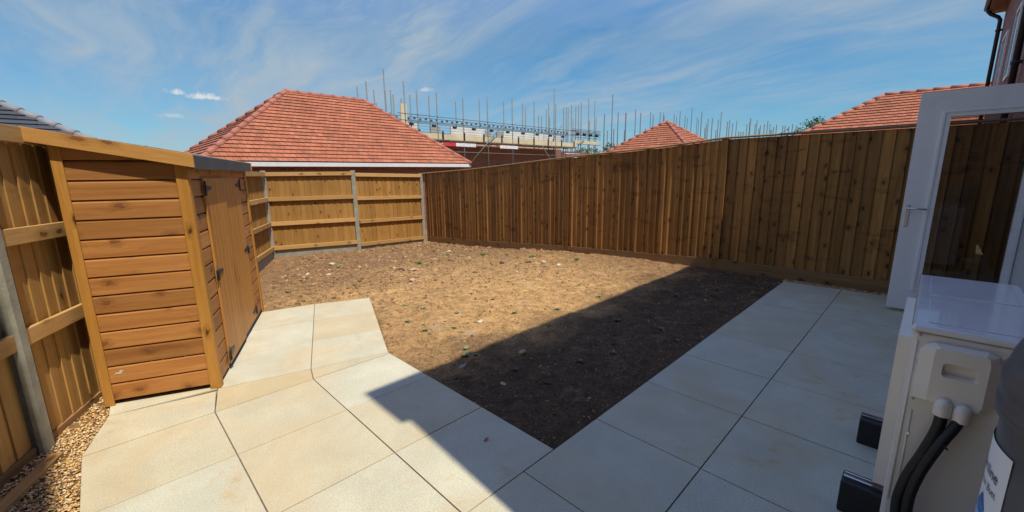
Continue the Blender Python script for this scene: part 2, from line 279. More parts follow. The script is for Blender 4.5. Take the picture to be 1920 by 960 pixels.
# ------------------------------------------------------------------ mesh helpers
class MB:
    def __init__(s): s.v = []; s.f = []; s.uv = []; s.tone = []; s.sm = []
    def face(s, pts, uvs=None, tone=0.5, smooth=False):
        i = len(s.v); s.v += [tuple(p) for p in pts]; s.f.append(list(range(i, i+len(pts))))
        s.uv += uvs or [(p[0], p[1]) for p in pts]; s.tone.append(tone); s.sm.append(smooth)
    def mesh(s, pts, faces, uvf=None, tone=0.5, smooth=False):
        i = len(s.v); s.v += [tuple(p) for p in pts]
        for f in faces:
            s.f.append([i+k for k in f]); s.uv += [uvf(k) if uvf else (pts[k][0], pts[k][1]) for k in f]
            s.tone.append(tone); s.sm.append(smooth)
    def box(s, o, X, Y, Z, tone=None, grain=None):
        """corner o and three edge vectors; the grain (uv v) runs along the longest edge unless given"""
        o, X, Y, Z = V(o), V(X), V(Y), V(Z); E = (X, Y, Z); L = [e.length for e in E]
        if tone is None: tone = random.random()
        if grain is None: grain = L.index(max(L))
        ru, rv = random.uniform(0, 40), random.uniform(0, 40)
        P = []; C = []
        for k in range(8):
            b = (k & 1, k >> 1 & 1, k >> 2 & 1); P.append(o+X*b[0]+Y*b[1]+Z*b[2]); C.append([b[i]*L[i] for i in range(3)])
        oth = [i for i in range(3) if i != grain]
        flip = X.cross(Y).dot(Z) < 0
        for f in ((0, 2, 3, 1), (4, 5, 7, 6), (0, 1, 5, 4), (2, 6, 7, 3), (0, 4, 6, 2), (1, 3, 7, 5)):
            if flip: f = f[::-1]
            s.face([P[k] for k in f], [(ru+C[k][oth[0]]+C[k][oth[1]], rv+C[k][grain]) for k in f], tone)
    def wallbox(s, x0, y0, z0, x1, y1, z1):
        """axis box whose uv is horizontal run / height in metres"""
        P = [(x, y, z) for z in (z0, z1) for y in (y0, y1) for x in (x0, x1)]
        for f, a in (((0, 1, 5, 4), 0), ((3, 2, 6, 7), 0), ((2, 0, 4, 6), 1), ((1, 3, 7, 5), 1)):
            s.face([P[k] for k in f], [(P[k][a], P[k][2]) for k in f])
        s.face([P[k] for k in (4, 5, 7, 6)]); s.face([P[k] for k in (0, 2, 3, 1)])
    def loft(s, A, B, tone=None, caps=True, smooth=False, v0=0.0):
        """ring A to ring B, grain along the loft"""
        if tone is None: tone = random.random()
        n = len(A); ru, rv = random.uniform(0, 40), random.uniform(0, 40)
        A = [V(p) for p in A]; B = [V(p) for p in B]; u = [0.0]
        for k in range(n): u.append(u[-1]+(A[(k+1) % n]-A[k]).length)
        for k in range(n):
            j = (k+1) % n; L = (B[k]-A[k]).length
            s.face([A[k], A[j], B[j], B[k]], [(ru+u[k], rv), (ru+u[k+1], rv), (ru+u[k+1], rv+L), (ru+u[k], rv+L)], tone, smooth)
        if caps:
            s.face(A[::-1], [(ru, rv)]*n, tone); s.face(B, [(ru, rv)]*n, tone)
    def tube(s, pts, r, n=8, smooth=True, caps=True):
        pts = [V(p) for p in pts]; rings = []; base = len(s.v)
        rr = r if isinstance(r, (list, tuple)) else [r]*len(pts)
        a = None
        for k, p in enumerate(pts):
            d = (pts[min(k+1, len(pts)-1)]-pts[max(k-1, 0)]).normalized()
            if a is None: a = d.orthogonal().normalized()
            a = (a-d*a.dot(d)).normalized(); b = d.cross(a)
            for q in range(n):
                t = 2*math.pi*q/n; s.v.append(tuple(p+(a*math.cos(t)+b*math.sin(t))*rr[k]))
        for k in range(len(pts)-1):
            for q in range(n):
                j = (q+1) % n
                s.f.append([base+k*n+q, base+k*n+j, base+(k+1)*n+j, base+(k+1)*n+q]); s.uv += [(q/n, k), ((q+1)/n, k), ((q+1)/n, k+1), (q/n, k+1)]
                s.tone.append(0.5); s.sm.append(smooth)
        if caps:
            for k, fl in ((0, True), (len(pts)-1, False)):
                f = [base+k*n+q for q in range(n)]; f = f[::-1] if fl else f
                s.f.append(f); s.uv += [(0, 0)]*n; s.tone.append(0.5); s.sm.append(False)
    def lathe(s, cx, cy, prof, n=40, a0=0.0, a1=2*math.pi):
        base = len(s.v); m = len(prof); full = abs(a1-a0-2*math.pi) < 1e-6; cols = n if full else n+1
        for q in range(cols):
            t = a0+(a1-a0)*q/n
            for r, z in prof: s.v.append((cx+r*math.cos(t), cy+r*math.sin(t), z))
        for q in range(n):
            j = (q+1) % cols
            for k in range(m-1):
                s.f.append([base+q*m+k, base+j*m+k, base+j*m+k+1, base+q*m+k+1]); s.uv += [(0, 0), (1, 0), (1, 1), (0, 1)]
                s.tone.append(0.5); s.sm.append(True)
    def build(s, name, mat, parent=None, bevel=0.0, merge=False, **tags):
        me = bpy.data.meshes.new(name); me.from_pydata(s.v, [], s.f)
        uv = me.uv_layers.new(name='UVMap'); uv.data.foreach_set('uv', [c for p in s.uv for c in p])
        at = me.attributes.new('tone', 'FLOAT', 'FACE'); at.data.foreach_set('value', s.tone)
        me.polygons.foreach_set('use_smooth', s.sm)
        me.materials.append(M[mat] if isinstance(mat, str) else mat); me.update()
        o = bpy.data.objects.new(name, me); COL.objects.link(o)
        if parent: o.parent = parent; o.matrix_parent_inverse = Matrix.Translation(-wloc(parent))
        if merge or bevel:
            w = o.modifiers.new('weld', 'WELD'); w.merge_threshold = 0.0004
        if bevel:
            b = o.modifiers.new('bevel', 'BEVEL'); b.width = bevel; b.segments = 2; b.limit_method = 'ANGLE'; b.angle_limit = R_(35)
        tag(o, **tags); return o
WL = {}
def wloc(o): return WL.get(o.name, V((0, 0, 0)))
def tag(o, label=None, cat=None, group=None, kind=None):
    if label: o['label'] = label
    if cat: o['category'] = cat
    if group: o['group'] = group
    if kind: o['kind'] = kind
    return o
def thing(name, loc, label, cat, group=None):
    o = bpy.data.objects.new(name, None); COL.objects.link(o); o.location = loc; o.empty_display_size = 0.1
    WL[o.name] = V(loc); return tag(o, label, cat, group)

def lerp(a, b, t): return a+(b-a)*t
def pw(x, pts):
    if x <= pts[0][0]: return pts[0][1]
    for (x0, y0), (x1, y1) in zip(pts, pts[1:]):
        if x <= x1: return y0+(y1-y0)*(x-x0)/(x1-x0)
    return pts[-1][1]
def segdist(p, a, b):
    d = b-a; t = max(0, min(1, (p-a).dot(d)/d.length_squared)); return (p-a-d*t).length
def inside(p, poly):
    c = False; n = len(poly)
    for i in range(n):
        a, b = poly[i], poly[(i+1) % n]
        if (a[1] > p[1]) != (b[1] > p[1]) and p[0] < (b[0]-a[0])*(p[1]-a[1])/(b[1]-a[1])+a[0]: c = not c
    return c

# ================================================================== SETTING
# far ground
mb = MB(); gz = -0.62
mb.face([(-400, -300, gz), (400, -300, gz), (400, 500, gz), (-400, 500, gz)])
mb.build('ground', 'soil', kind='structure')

# paved area --------------------------------------------------------
FENCE_Y = 6.33
slabs = []           # (polygon, tone)
ys = [1.27+0.6125*k for k in range(-4, 9)]
for i, (xa, xb) in enumerate(((-1.22, -0.622), (-0.622, -0.01), (-0.01, 0.6), (0.6, 0.72))):
    for ya, yb in zip(ys, ys[1:]): slabs.append(([(xa, ya), (xb, ya), (xb, yb), (xa, yb)], random.choice((0.0, 0.08, 0.2, 0.32))))
cx = [-1.22, -1.795, -2.37, -2.93]; cy = [-0.85, -0.25, 0.325, 0.905, 1.5]
for a, b in zip(cx, cx[1:]):
    for c, d in zip(cy, cy[1:]):
        if c < -0.3 and b < -1.9: continue
        slabs.append(([(b, c), (a, c), (a, d), (b, d)], random.choice((0.0, 0.15, 0.3, 0.45))))
W0 = (-3.26, 0.397); JB = (-3.10, 0.949); BB = (-2.957, 1.501); TJ = (-4.74, 1.567); TIP = (-4.516, 2.109); RF = (-4.86, 1.07)
slabs += [([(-2.93, -0.25), (-2.93, 0.325), (-3.225, 0.385), (-3.345, -0.14)], 0.3),
          ([(-3.345, -0.14), W0, (-4.90, 1.075), (-5.12, 0.53), (-3.50, -0.13)], 0.12),
          ([(-2.93, 0.325), (-2.93, 0.905), JB, W0], 0.95), ([(-2.93, 0.905), (-2.93, 1.5), BB, JB], 0.55)]
def l2(a, b, t): return (lerp(a[0], b[0], t), lerp(a[1], b[1], t))
for k in range(3):
    t0, t1 = k/3, (k+1)/3
    slabs.append(([l2(JB, TJ, t0), l2(BB, TIP, t0), l2(BB, TIP, t1), l2(JB, TJ, t1)], (0.1, 0.75, 0.35)[k]))
    slabs.append(([l2(W0, RF, t0), l2(JB, TJ, t0), l2(JB, TJ, t1), l2(W0, RF, t1)], (0.05, 0.0, 0.22)[k]))
mb = MB(); mj = MB()
for poly, tn in slabs:
    P = [V((x, y)) for x, y in poly]
    area = sum(P[i].x*P[(i+1) % len(P)].y-P[(i+1) % len(P)].x*P[i].y for i in range(len(P)))
    if area < 0: P = P[::-1]
    n = len(P); g = 0.0028; I = []
    for i in range(n):                                    # inset each edge by the joint
        a, b, c = P[i-1], P[i], P[(i+1) % n]
        e1 = (b-a).normalized(); e2 = (c-b).normalized(); n1 = V((-e1.y, e1.x)); n2 = V((-e2.y, e2.x)); h = (n1+n2).normalized()
        I.append(b+h*(g/max(0.35, h.dot(n1))))
    dz = random.uniform(-0.0012, 0.0012)
    top = [(p.x, p.y, dz) for p in I]; bot = [(p.x, p.y, -0.045) for p in I]
    mb.loft(bot, top, tone=tn)
    mj.face([(p.x, p.y, -0.009) for p in P])
mb.build('patio', 'slab', kind='structure', bevel=0.0016, merge=True)
mj.build('patio_joints', 'mortar', kind='structure')

# soil --------------------------------------------------------------
paved = [(-1.22, 7), (-1.22, 1.5), (-2.957, 1.501), TIP, TJ, RF, (-5.12, 0.53), (-3.5, -0.13), (-2.44, -0.25), (-1.9, -0.85), (2, -2), (2, 7)]
edges = [(V(a), V(b)) for a, b in zip(paved[:6], paved[1:7])]
def fbm(x, y, s, o=5): return mnoise.fractal(V((x*s, y*s, 1.7)), 0.9, 2.1, o)
def soil_z(x, y, fine=True):
    p = V((x, y)); d = min(segdist(p, a, b) for a, b in edges)
    t = max(0, min(1, (-x-3.0)/6.6)); t = t*t*(3-2*t)
    z = -0.37*t*lerp(0.82, 1.0, max(0, min(1, y/6)))*(1-math.exp(-d/0.55))-0.012
    if fine:
        k = min(1, d/0.12)
        far = max(0, min(1, (-x-3.5)/3))
        z += k*(0.016*fbm(x, y, 1.3, 3)+(0.014+0.022*far)*fbm(x, y, 6, 6)+(0.012+0.014*far)*max(0, fbm(x+9, y, 17, 4)-0.1))
    if inside(p, paved): z = min(z, -0.03)-0.03
    return z
mb = MB(); x0, x1, y0, y1 = -10.6, -1.1, -0.9, 6.36; st = 0.024
nx, ny = int((x1-x0)/st), int((y1-y0)/st)
pts = [(x0+(x1-x0)*i/nx, y0+(y1-y0)*j/ny) for j in range(ny+1) for i in range(nx+1)]
P = [(x, y, soil_z(x, y)) for x, y in pts]
F = [(j*(nx+1)+i, j*(nx+1)+i+1, (j+1)*(nx+1)+i+1, (j+1)*(nx+1)+i) for j in range(ny) for i in range(nx)]
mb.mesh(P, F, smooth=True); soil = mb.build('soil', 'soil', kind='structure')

# stones ------------------------------------------------------------
ICO_V = []; ph = (1+5**0.5)/2
for a in (-1, 1):
    for b in (-ph, ph): ICO_V += [V((0, a, b)).normalized(), V((a, b, 0)).normalized(), V((b, 0, a)).normalized()]
def hull(pts):
    import bmesh
    bm = bmesh.new(); [bm.verts.new(p) for p in pts]; r = bmesh.ops.convex_hull(bm, input=bm.verts)
    bm.verts.ensure_lookup_table(); bm.verts.index_update(); v = [x.co.copy() for x in bm.verts]; f = [[q.index for q in fc.verts] for fc in bm.faces]; bm.free(); return v, f
ICO = hull(ICO_V)
def pebble(mb, x, y, z, r, flat=0.6, tone=None, smooth=True):
    a = random.uniform(0, 6.28); ca, sa = math.cos(a), math.sin(a); sx = r*random.uniform(0.8, 1.5); sy = r*random.uniform(0.6, 1.0); sz = r*flat*random.uniform(0.7, 1.2)
    tl = random.uniform(-0.4, 0.4)
    P = []
    for v in ICO[0]:
        k = random.uniform(0.78, 1.15); X, Y, Z = v.x*sx*k, v.y*sy*k, v.z*sz*k
        P.append((x+X*ca-Y*sa, y+X*sa+Y*ca, z+Z+X*tl*0.5))
    mb.mesh(P, ICO[1], tone=random.random() if tone is None else tone, smooth=smooth)
# strip of pea gravel along the left fence, and the thin strip by the right fence
LP0 = V((-3.2, -0.39)); LD = V((-0.9181, 0.3965)); LN = V((0.3965, 0.9181))
mb = MB(); mb.mesh([(-1.0, -1.6, -0.035), (-1.2, -0.24, -0.035), (-2.94, -0.24, -0.035), (-3.52, -0.10, -0.035), (-5.2, 0.55, -0.035), (-5.3, 0.3, -0.035)], [(0, 1, 2, 3, 4, 5)])
mb.mesh([(-1.22, 6.14, -0.03), (0.72, 6.14, -0.03), (0.72, 6.33, -0.03), (-1.22, 6.33, -0.03)], [(0, 1, 2, 3)])
mb.build('gravel_bed', 'stone_dark', kind='structure')
mb = MB(); n = 0
while n < 11000:
    x = random.uniform(-4.6, -1.9); y = random.uniform(-1.1, 0.25); p = V((x, y))
    s = (p-LP0).dot(LD); t = (p-LP0).dot(LN)
    if t < -0.02 or t > 0.62 or inside(p, [(-2.93, -0.25), (-3.345, -0.14), (-3.52, -0.1), (-5.12, 0.53), (-4.9, 1.1), (-3.2, 0.5), (-2.0, 0.5), (-1, 0.5), (-1, -0.25)]): continue
    pebble(mb, x, y, random.uniform(-0.020, 0.002), random.uniform(0.0042, 0.0085)); n += 1
for _ in range(2600): pebble(mb, random.uniform(-1.24, 0.7), random.uniform(6.165, 6.29), random.uniform(-0.02, 0.004), random.uniform(0.006, 0.010))
mb.build('gravel', 'gravel', kind='stuff', label='small tan and brown gravel pebbles filling the strip beside the fences', cat='gravel')
mb = MB(); n = 0
while n < 13000:
    x = random.uniform(-10, -1.25); y = random.uniform(0.6, 6.28)
    if inside((x, y), paved) or (y < 0.75-(x+4.9)*0.45 and x < -4.8): continue
    far = max(0.0, min(1, (-x-2.5)/4)); r = 0.0032+0.004*random.random()+(0.028*random.random()**7)*(0.35+far)
    tn = random.random()*0.72 if random.random() < 0.975 else random.uniform(0.8, 1)
    pebble(mb, x, y, soil_z(x, y)+r*0.15, r, 0.7, tn, smooth=False); n += 1
mb.build('soil_pebbles', 'pebbles', kind='stuff', label='scattered small pebbles and crumbs of earth on the bare soil', cat='pebbles')

mb = MB(); n = 0
while n < 420:
    x = random.uniform(-9.9, -1.6); y = random.uniform(0.9, 6.2)
    far = max(0.0, min(1, (-x-3.5)/3))
    if inside((x, y), paved) or (y < 0.9-(x+4.9)*0.45 and x < -4.8) or random.random() > 0.18+far: continue
    r = 0.012+0.032*random.random()**3; pebble(mb, x, y, soil_z(x, y)+r*0.1, r, 0.6, 0.5, smooth=random.random() < 0.5); n += 1
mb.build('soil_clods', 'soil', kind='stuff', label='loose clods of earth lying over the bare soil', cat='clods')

# ================================================================== FENCES
def feather(mb, A, B, zb, zt, out, expo, step, thick=1, sun_flank=0.0, th=0.008, tone=(0.15, 0.95)):
    A, B, out = V(A), V(B), V(out).normalized(); L = (B-A).length; u = (B-A)/L; n = max(1, round(L/expo)); e = L/n
    for k in range(n):
        w = e+0.018; a0 = k*e if thick > 0 else (k+1)*e-w; c = sun_flank*random.uniform(0.3, 1.3); stp = step*random.uniform(0.85, 1.15)
        prof = []
        if sun_flank:                                   # rough-sawn board, thick side shaped with an exaggerated flank to catch sun stripes
            fl = random.uniform(0.48, 0.68) if random.random() < 0.85 else 0.84; pk = 0.0045+stp*random.uniform(0.95, 1.1)
            prof = [(0, 0.004), (fl*0.5, 0.004+stp*0.42), (fl*0.93, pk), (fl, pk), (1.0, 0.0055)]
        else:
            for q in (0, 0.3, 0.6, 0.85, 1.0): prof.append((q, 0.004+stp*q))
        ring = [(q*w if thick > 0 else w-q*w, b) for q, b in prof]+[((q*w if thick > 0 else w-q*w), b-th) for q, b in prof[::-1]]
        if thick < 0: ring = ring[::-1]
        la = random.uniform(-0.002, 0.002); lb = random.uniform(-0.002, 0.002)
        R0 = []; R1 = []
        for a, b in ring:
            aa = max(0.0, min(L, a0+a)); p0 = A+u*(aa+la)+out*b; p1 = A+u*(aa+lb)+out*b
            R0.append((p0.x, p0.y, zb(aa))); R1.append((p1.x, p1.y, zt(aa)))
        mb.loft(R0, R1, tone=random.uniform(*tone))
def rail(mb, A, B, out, b0, b1, za, zb, h, tone=None):
    A, B, out = V(A), V(B), V(out).normalized()
    o = A+out*b0; mb.box((o.x, o.y, za), (B.x-A.x, B.y-A.y, zb-za), (out.x*(b1-b0), out.y*(b1-b0), 0), (0, 0, h), tone, grain=0)

# ---- right-hand fence, boards facing the garden
G = [(-9.77, -0.40), (-7.61, -0.30), (-4.87, -0.123), (-3.1, -0.043), (-2.13, 0.0), (0.8, 0.0)]
Tp = [(-9.77, 1.43), (-7.61, 1.512), (-4.87, 1.685), (-3.1, 1.774), (-2.13, 1.85), (0.8, 1.85)]
gzf = lambda x: pw(x, G); tzf = lambda x: pw(x, Tp)
fr = thing('feather_edge_fence', (-4.5, FENCE_Y, 0), 'long brown close boarded timber fence running from the house to the far corner', 'fence')
px = [-9.62, -7.61, -4.87, -2.13, 0.68]
for i, x in enumerate(px):
    w = 0.045 if i else 0.03
    mb = MB(); o = V((x-w, FENCE_Y-0.035, gzf(x)-0.1)); mb.box(o, (2*w, 0, 0), (0, 0.082, 0), (0, 0, tzf(x)-gzf(x)+0.095), tone=0.25+0.3*(i % 2), grain=2)
    mb.build('post', 'fence', fr, bevel=0.003)
for i, (a, b) in enumerate(zip(px, px[1:])):
    a2, b2 = a+0.045, b-0.045
    mb = MB(); last = i == 3
    feather(mb, (a2, FENCE_Y), (b2, FENCE_Y), lambda s: gzf(a2+s)+0.14, lambda s: tzf(a2+s)-0.012, (0, -1), 0.110 if not last else 0.112, 0.028 if not last else 0.020, thick=1, sun_flank=1.0 if not last else 0.0, tone=(0.15, 0.85) if not last else (0.1, 0.9))
    mb.build('board_panel', 'fence', fr)
    mb = MB(); mb.loft([(a2, FENCE_Y-0.035, gzf(a2)-0.06), (a2, FENCE_Y-0.035, gzf(a2)+0.15), (a2, FENCE_Y-0.003, gzf(a2)+0.15), (a2, FENCE_Y-0.003, gzf(a2)-0.06)],
                       [(b2, FENCE_Y-0.035, gzf(b2)-0.06), (b2, FENCE_Y-0.035, gzf(b2)+0.15), (b2, FENCE_Y-0.003, gzf(b2)+0.15), (b2, FENCE_Y-0.003, gzf(b2)-0.06)], tone=0.5)
    mb.build('gravel_board', 'gravel_board', fr, bevel=0.003)
    mb = MB()
    for zz in (0.35, 0.95, 1.5): rail(mb, (a2, FENCE_Y), (b2, FENCE_Y), (0, 1), 0.008, 0.05, gzf(a2)+zz, gzf(b2)+zz, 0.09)
    mb.build('back_rail', 'fence', fr)
mb = MB()
for (xa, za), (xb, zb) in zip(Tp, Tp[1:]):
    mb.loft([(xa, FENCE_Y-0.043, za), (xa, FENCE_Y+0.03, za), (xa, FENCE_Y+0.03, za+0.014), (xa, FENCE_Y-0.01, za+0.026), (xa, FENCE_Y-0.043, za+0.014)],
            [(xb, FENCE_Y-0.043, zb), (xb, FENCE_Y+0.03, zb), (xb, FENCE_Y+0.03, zb+0.014), (xb, FENCE_Y-0.01, zb+0.026), (xb, FENCE_Y-0.043, zb+0.014)], tone=0.6)
mb.build('cap_rail', 'gravel_board', fr)

# ---- far fence: concrete posts, two panels seen from the rail side
def concrete_post(P, zb, zt, face, parent, w=0.1, d=0.1):
    f = V(face).normalized(); s = V((-f.y, f.x)); P = V(P); mb = MB(); t = 0.012
    c = [P+s*(-w/2)+f*(d/2-t), P+s*(-w/2+t)+f*(d/2), P+s*(w/2-t)+f*(d/2), P+s*(w/2)+f*(d/2-t), P+s*(w/2)+f*0.018, P+s*(w/2-0.025)+f*0.018, P+s*(w/2-0.025)-f*0.018, P+s*(w/2)-f*0.018, P+s*(w/2)-f*(d/2), P-s*(w/2)-f*(d/2), P-s*(w/2)-f*0.018, P-s*(w/2-0.025)-f*0.018, P-s*(w/2-0.025)+f*0.018, P-s*(w/2)+f*0.018]
    c = c[::-1]
    mb.loft([(p.x, p.y, zb) for p in c], [(p.x, p.y, zt) for p in c]); return mb.build('concrete_post', 'concrete', parent, merge=True)
def rail_panel(A, B, out, zg0, zg1, zt0, zt1, gb, parent, mat, expo=0.125, rails=(0, 1/3, 2/3, 1), thick=1, gbmat='concrete', rh=0.085, proud=0.045):
    """panel between two posts, boards behind, rails toward `out`"""
    A, B = V(A), V(B); L = (B-A).length
    mb = MB(); feather(mb, A, B, lambda s: lerp(zg0+gb, zg1+gb, s/L), lambda s: lerp(zt0, zt1, s/L)-0.004, out, expo, 0.011, thick=thick, th=0.009, tone=(0.15, 0.9))
    pn = mb.build('board_panel', mat, parent)
    for k, r in enumerate(rails):
        mb = MB(); h0 = zt0-zg0-gb-rh; h1 = zt1-zg1-gb-rh
        rail(mb, A, B, out, 0.022, 0.022+proud, zg0+gb+h0*r+0.002, zg1+gb+h1*r+0.002, rh); mb.build('rail', 'rail', pn, bevel=0.003)
    mb = MB(); o = A-V(out).normalized()*0.016; e = V(out).normalized()*0.04
    mb.loft([(A.x-e.x*0.4, A.y-e.y*0.4, zg0-0.12), (A.x-e.x*0.4, A.y-e.y*0.4, zg0+gb-0.003), (A.x+e.x*0.6, A.y+e.y*0.6, zg0+gb-0.003), (A.x+e.x*0.6, A.y+e.y*0.6, zg0-0.12)],
            [(B.x-e.x*0.4, B.y-e.y*0.4, zg1-0.12), (B.x-e.x*0.4, B.y-e.y*0.4, zg1+gb-0.003), (B.x+e.x*0.6, B.y+e.y*0.6, zg1+gb-0.003), (B.x+e.x*0.6, B.y+e.y*0.6, zg1-0.12)])
    mb.build('gravel_board', gbmat, parent)
P1, P2, P3 = V((-10.06, 2.573)), V((-9.65, 4.34)), V((-9.775, 6.26))
fb = thing('panel_fence', (-9.8, 4.4, -0.35), 'golden timber panel fence with pale rails across the far end of the garden', 'fence')
def nrm(a, b, toward=(0, 0)):
    d = (b-a).normalized(); n = V((-d.y, d.x)); return n if n.dot(V(toward)-a) > 0 else -n
n12, n23 = nrm(P1, P2), nrm(P2, P3)
for P, zb, zt, nn in ((P1, -0.6, 1.535, n12), (P2, -0.6, 1.53, n12), (P3, -0.6, 1.45, n23)): concrete_post(P, zb, zt, nn, fb)
d12 = (P2-P1).normalized(); d23 = (P3-P2).normalized()
rail_panel(P1+d12*0.03, P2-d12*0.03, n12, -0.305, -0.33, 1.50, 1.50, 0.13, fb, 'fence_back', thick=-1)
rail_panel(P2+d23*0.03, P3-d23*0.03, n23, -0.34, -0.40, 1.47, 1.425, 0.07, fb, 'fence_back', thick=-1)

# ---- left fence: runs from beside the viewer, behind the shed, to the far left post
fl = thing('panel_fence', (-6.0, 0.8, 0), 'weathered timber panel fence with concrete posts running behind the shed', 'fence')
def LPt(s): return LP0+LD*s
posts = [-1.88, -0.04, 1.80, 3.63, 5.46]
zg = lambda s: pw(s, [(0.4, 0.0), (2.5, -0.05), (7.5, -0.30)]); ztl = lambda s: pw(s, [(1.0, 1.69), (5.0, 1.50), (7.4, 1.50)])
for s in posts: concrete_post(LPt(s), zg(s)-0.2, ztl(s)+0.03, LN, fl, w=0.075)
allp = posts+[7.42]
for i, (a, b) in enumerate(zip(allp, allp[1:])):
    a2, b2 = a+0.03, b-0.03; near = i < 2
    A, B = LPt(a2)-LN*0.012, LPt(b2)-LN*0.012
    rail_panel(A, B, LN, zg(a2), zg(b2), ztl(a2), ztl(b2), 0.045 if near else 0.12, fl, 'fence_left' if near else 'fence_back', expo=0.098 if near else 0.125,
               rails=(0.335, 0.665, 1) if near else (0, 1/3, 2/3, 1), thick=-1, gbmat='gravel_board' if near else 'concrete', proud=0.026 if near else 0.045)

# ================================================================== SHED
SF = V((-3.287, 0.408)); SD = V((-0.92436, 0.38152)); SN = V((0.38152, 0.92436))
def S(s, t, z): p = SF+SD*s+SN*t; return V((p.x, p.y, z))
SDv, SNv, Zv = V((SD.x, SD.y, 0)), V((SN.x, SN.y, 0)), V((0, 0, 1))
shed = thing('garden_shed', (*(SF+SD*0.88-SN*0.29), 0), 'small orange brown timber shed with double doors standing on the slabs', 'shed')
ROW = 0.1142; Z0 = 0.03
def prof(z): return [(0.0, z), (0.012, z+0.004), (0.0115, z+ROW-0.016), (0.0095, z+ROW-0.010), (0.003, z+ROW-0.0065), (0.002, z+ROW-0.0035), (0.0, z+ROW-0.0035), (-0.01, z+ROW-0.0035), (-0.01, z)]
def ship(mb, fa, fb_, z, top=None, tone=None):
    A = [fa(b, zz if top is None else min(zz, top[0])) for b, zz in prof(z)]; B = [fb_(b, zz if top is None else min(zz, top[1])) for b, zz in prof(z)]
    mb.loft(A, B, tone=tone)
SW, SDp = 1.755, 0.584
ztop_side = lambda t: 1.545-(t)*0.19        # roof underside above t (t<=0)
mb = MB()
for k in range(14):
    z = Z0+k*ROW
    if z+ROW <= 1.53: ship(mb, lambda b, zz: S(-b, -SDp+0.02, zz), lambda b, zz: S(-b, -0.012, zz), z)
    else: ship(mb, lambda b, zz: S(-b, -SDp+0.02, zz), lambda b, zz: S(-b, -0.012, zz), z, top=(ztop_side(-SDp)-0.02, ztop_side(0)-0.02))
mb.build('side_wall', 'shed', shed)
mb = MB()
for k in range(14):
    z = Z0+k*ROW
    ship(mb, lambda b, zz: S(SW+b, -SDp+0.02, zz), lambda b, zz: S(SW+b, -0.012, zz), z, top=(1.62, 1.5))
mb.build('side_wall', 'shed', shed)
mb = MB()
for k in range(13):
    z = Z0+k*ROW
    top = (1.49, 1.49)
    if z+ROW > 1.40:
        ship(mb, lambda b, zz: S(0.012, b, zz), lambda b, zz: S(SW-0.012, b, zz), z, top)
    else:
        ship(mb, lambda b, zz: S(0.012, b, zz), lambda b, zz: S(0.265, b, zz), z); ship(mb, lambda b, zz: S(1.435, b, zz), lambda b, zz: S(SW-0.012, b, zz), z)
mb.build('front_wall', 'shed', shed)
mb = MB(); mb.box(S(0, -SDp-0.0, 0.03), SDv*SW, SNv*0.012, Zv*1.58, grain=0); mb.build('back_wall', 'shed', shed)
mb = MB(); mb.box(S(0.262, -0.03, 0.03), SDv*1.176, SNv*0.012, Zv*1.4); mb.build('door_backing', 'dark', shed)
def trim(s, t, ds, dt, z0, z1, name='corner_trim'):
    mb = MB(); mb.box(S(s, t, z0), SDv*ds, SNv*dt, Zv*(z1-z0), grain=2); return mb.build(name, 'shed_trim', shed, bevel=0.003)
trim(-0.026, -0.04, 0.013, 0.062, 0.0, 1.50); trim(-0.0125, 0.0125, 0.045, 0.011, 0.0, 1.49)
trim(-0.026, -SDp-0.012, 0.013, 0.05, 0.0, 1.62); trim(SW-0.045, 0.0125, 0.06, 0.011, 0.0, 1.49); trim(SW+0.0125, -0.045, 0.012, 0.057, 0.0, 1.48)
mb = MB()
for t in (-0.1, -0.33, -0.54): mb.box(S(0.03, t, 0.003), SDv*(SW-0.06), SNv*0.05, Zv*0.026, grain=0)
mb.build('floor_bearer', 'dark', shed)
def shed_door(s0, s1, proud, hinge_s, sgn):
    mb = MB(); n = 6; w = (s1-s0)/n
    for k in range(n):
        g = 0.0008; A = []; B = []
        for (a, b) in ((g, 0), (g, 0.0115), (0.004, 0.0135), (w-0.004, 0.0135), (w-g, 0.0115), (w-g, 0)): A.append(S(s0+k*w+a, b+proud, 0.045)); B.append(S(s0+k*w+a, b+proud, 1.405))
        mb.loft(A[::-1], B[::-1])
    d = mb.build('door', 'shed_door', shed)
    for z in (1.335, 0.735, 0.125):
        mb = MB(); o = S(hinge_s, 0.0142+proud, z-0.014)
        pts = [S(hinge_s, 0.0145+proud, z-0.022), S(hinge_s+sgn*0.02, 0.0145+proud, z-0.022), S(hinge_s+sgn*0.15, 0.0145+proud, z-0.008), S(hinge_s+sgn*0.15, 0.0145+proud, z+0.008), S(hinge_s+sgn*0.02, 0.0145+proud, z+0.022), S(hinge_s, 0.0145+proud, z+0.022)]
        mb.loft([p for p in pts], [p+SNv*0.004 for p in pts])
        mb.box(S(hinge_s-sgn*0.03 if sgn > 0 else hinge_s+0.002, 0.014+proud, z-0.05), SDv*0.02, SNv*0.005, Zv*0.075)
        mb.tube([S(hinge_s, 0.021+proud, z-0.05), S(hinge_s, 0.021+proud, z+0.05)], 0.006)
        mb.build('hinge', 'black_metal', d)
    return d
M['shed_door'] = wood('shed_door_wood', (0.40, 0.165, 0.034), (0.50, 0.235, 0.06), kn=0.12, kscale=(8, 2), knot=(0.2, 0.07, 0.02), rough=0.5, tonev=(0.94, 1.06))
shed_door(0.272, 0.848, 0.012, 0.275, 1); shed_door(0.854, 1.428, 0.002, 1.424, -1)
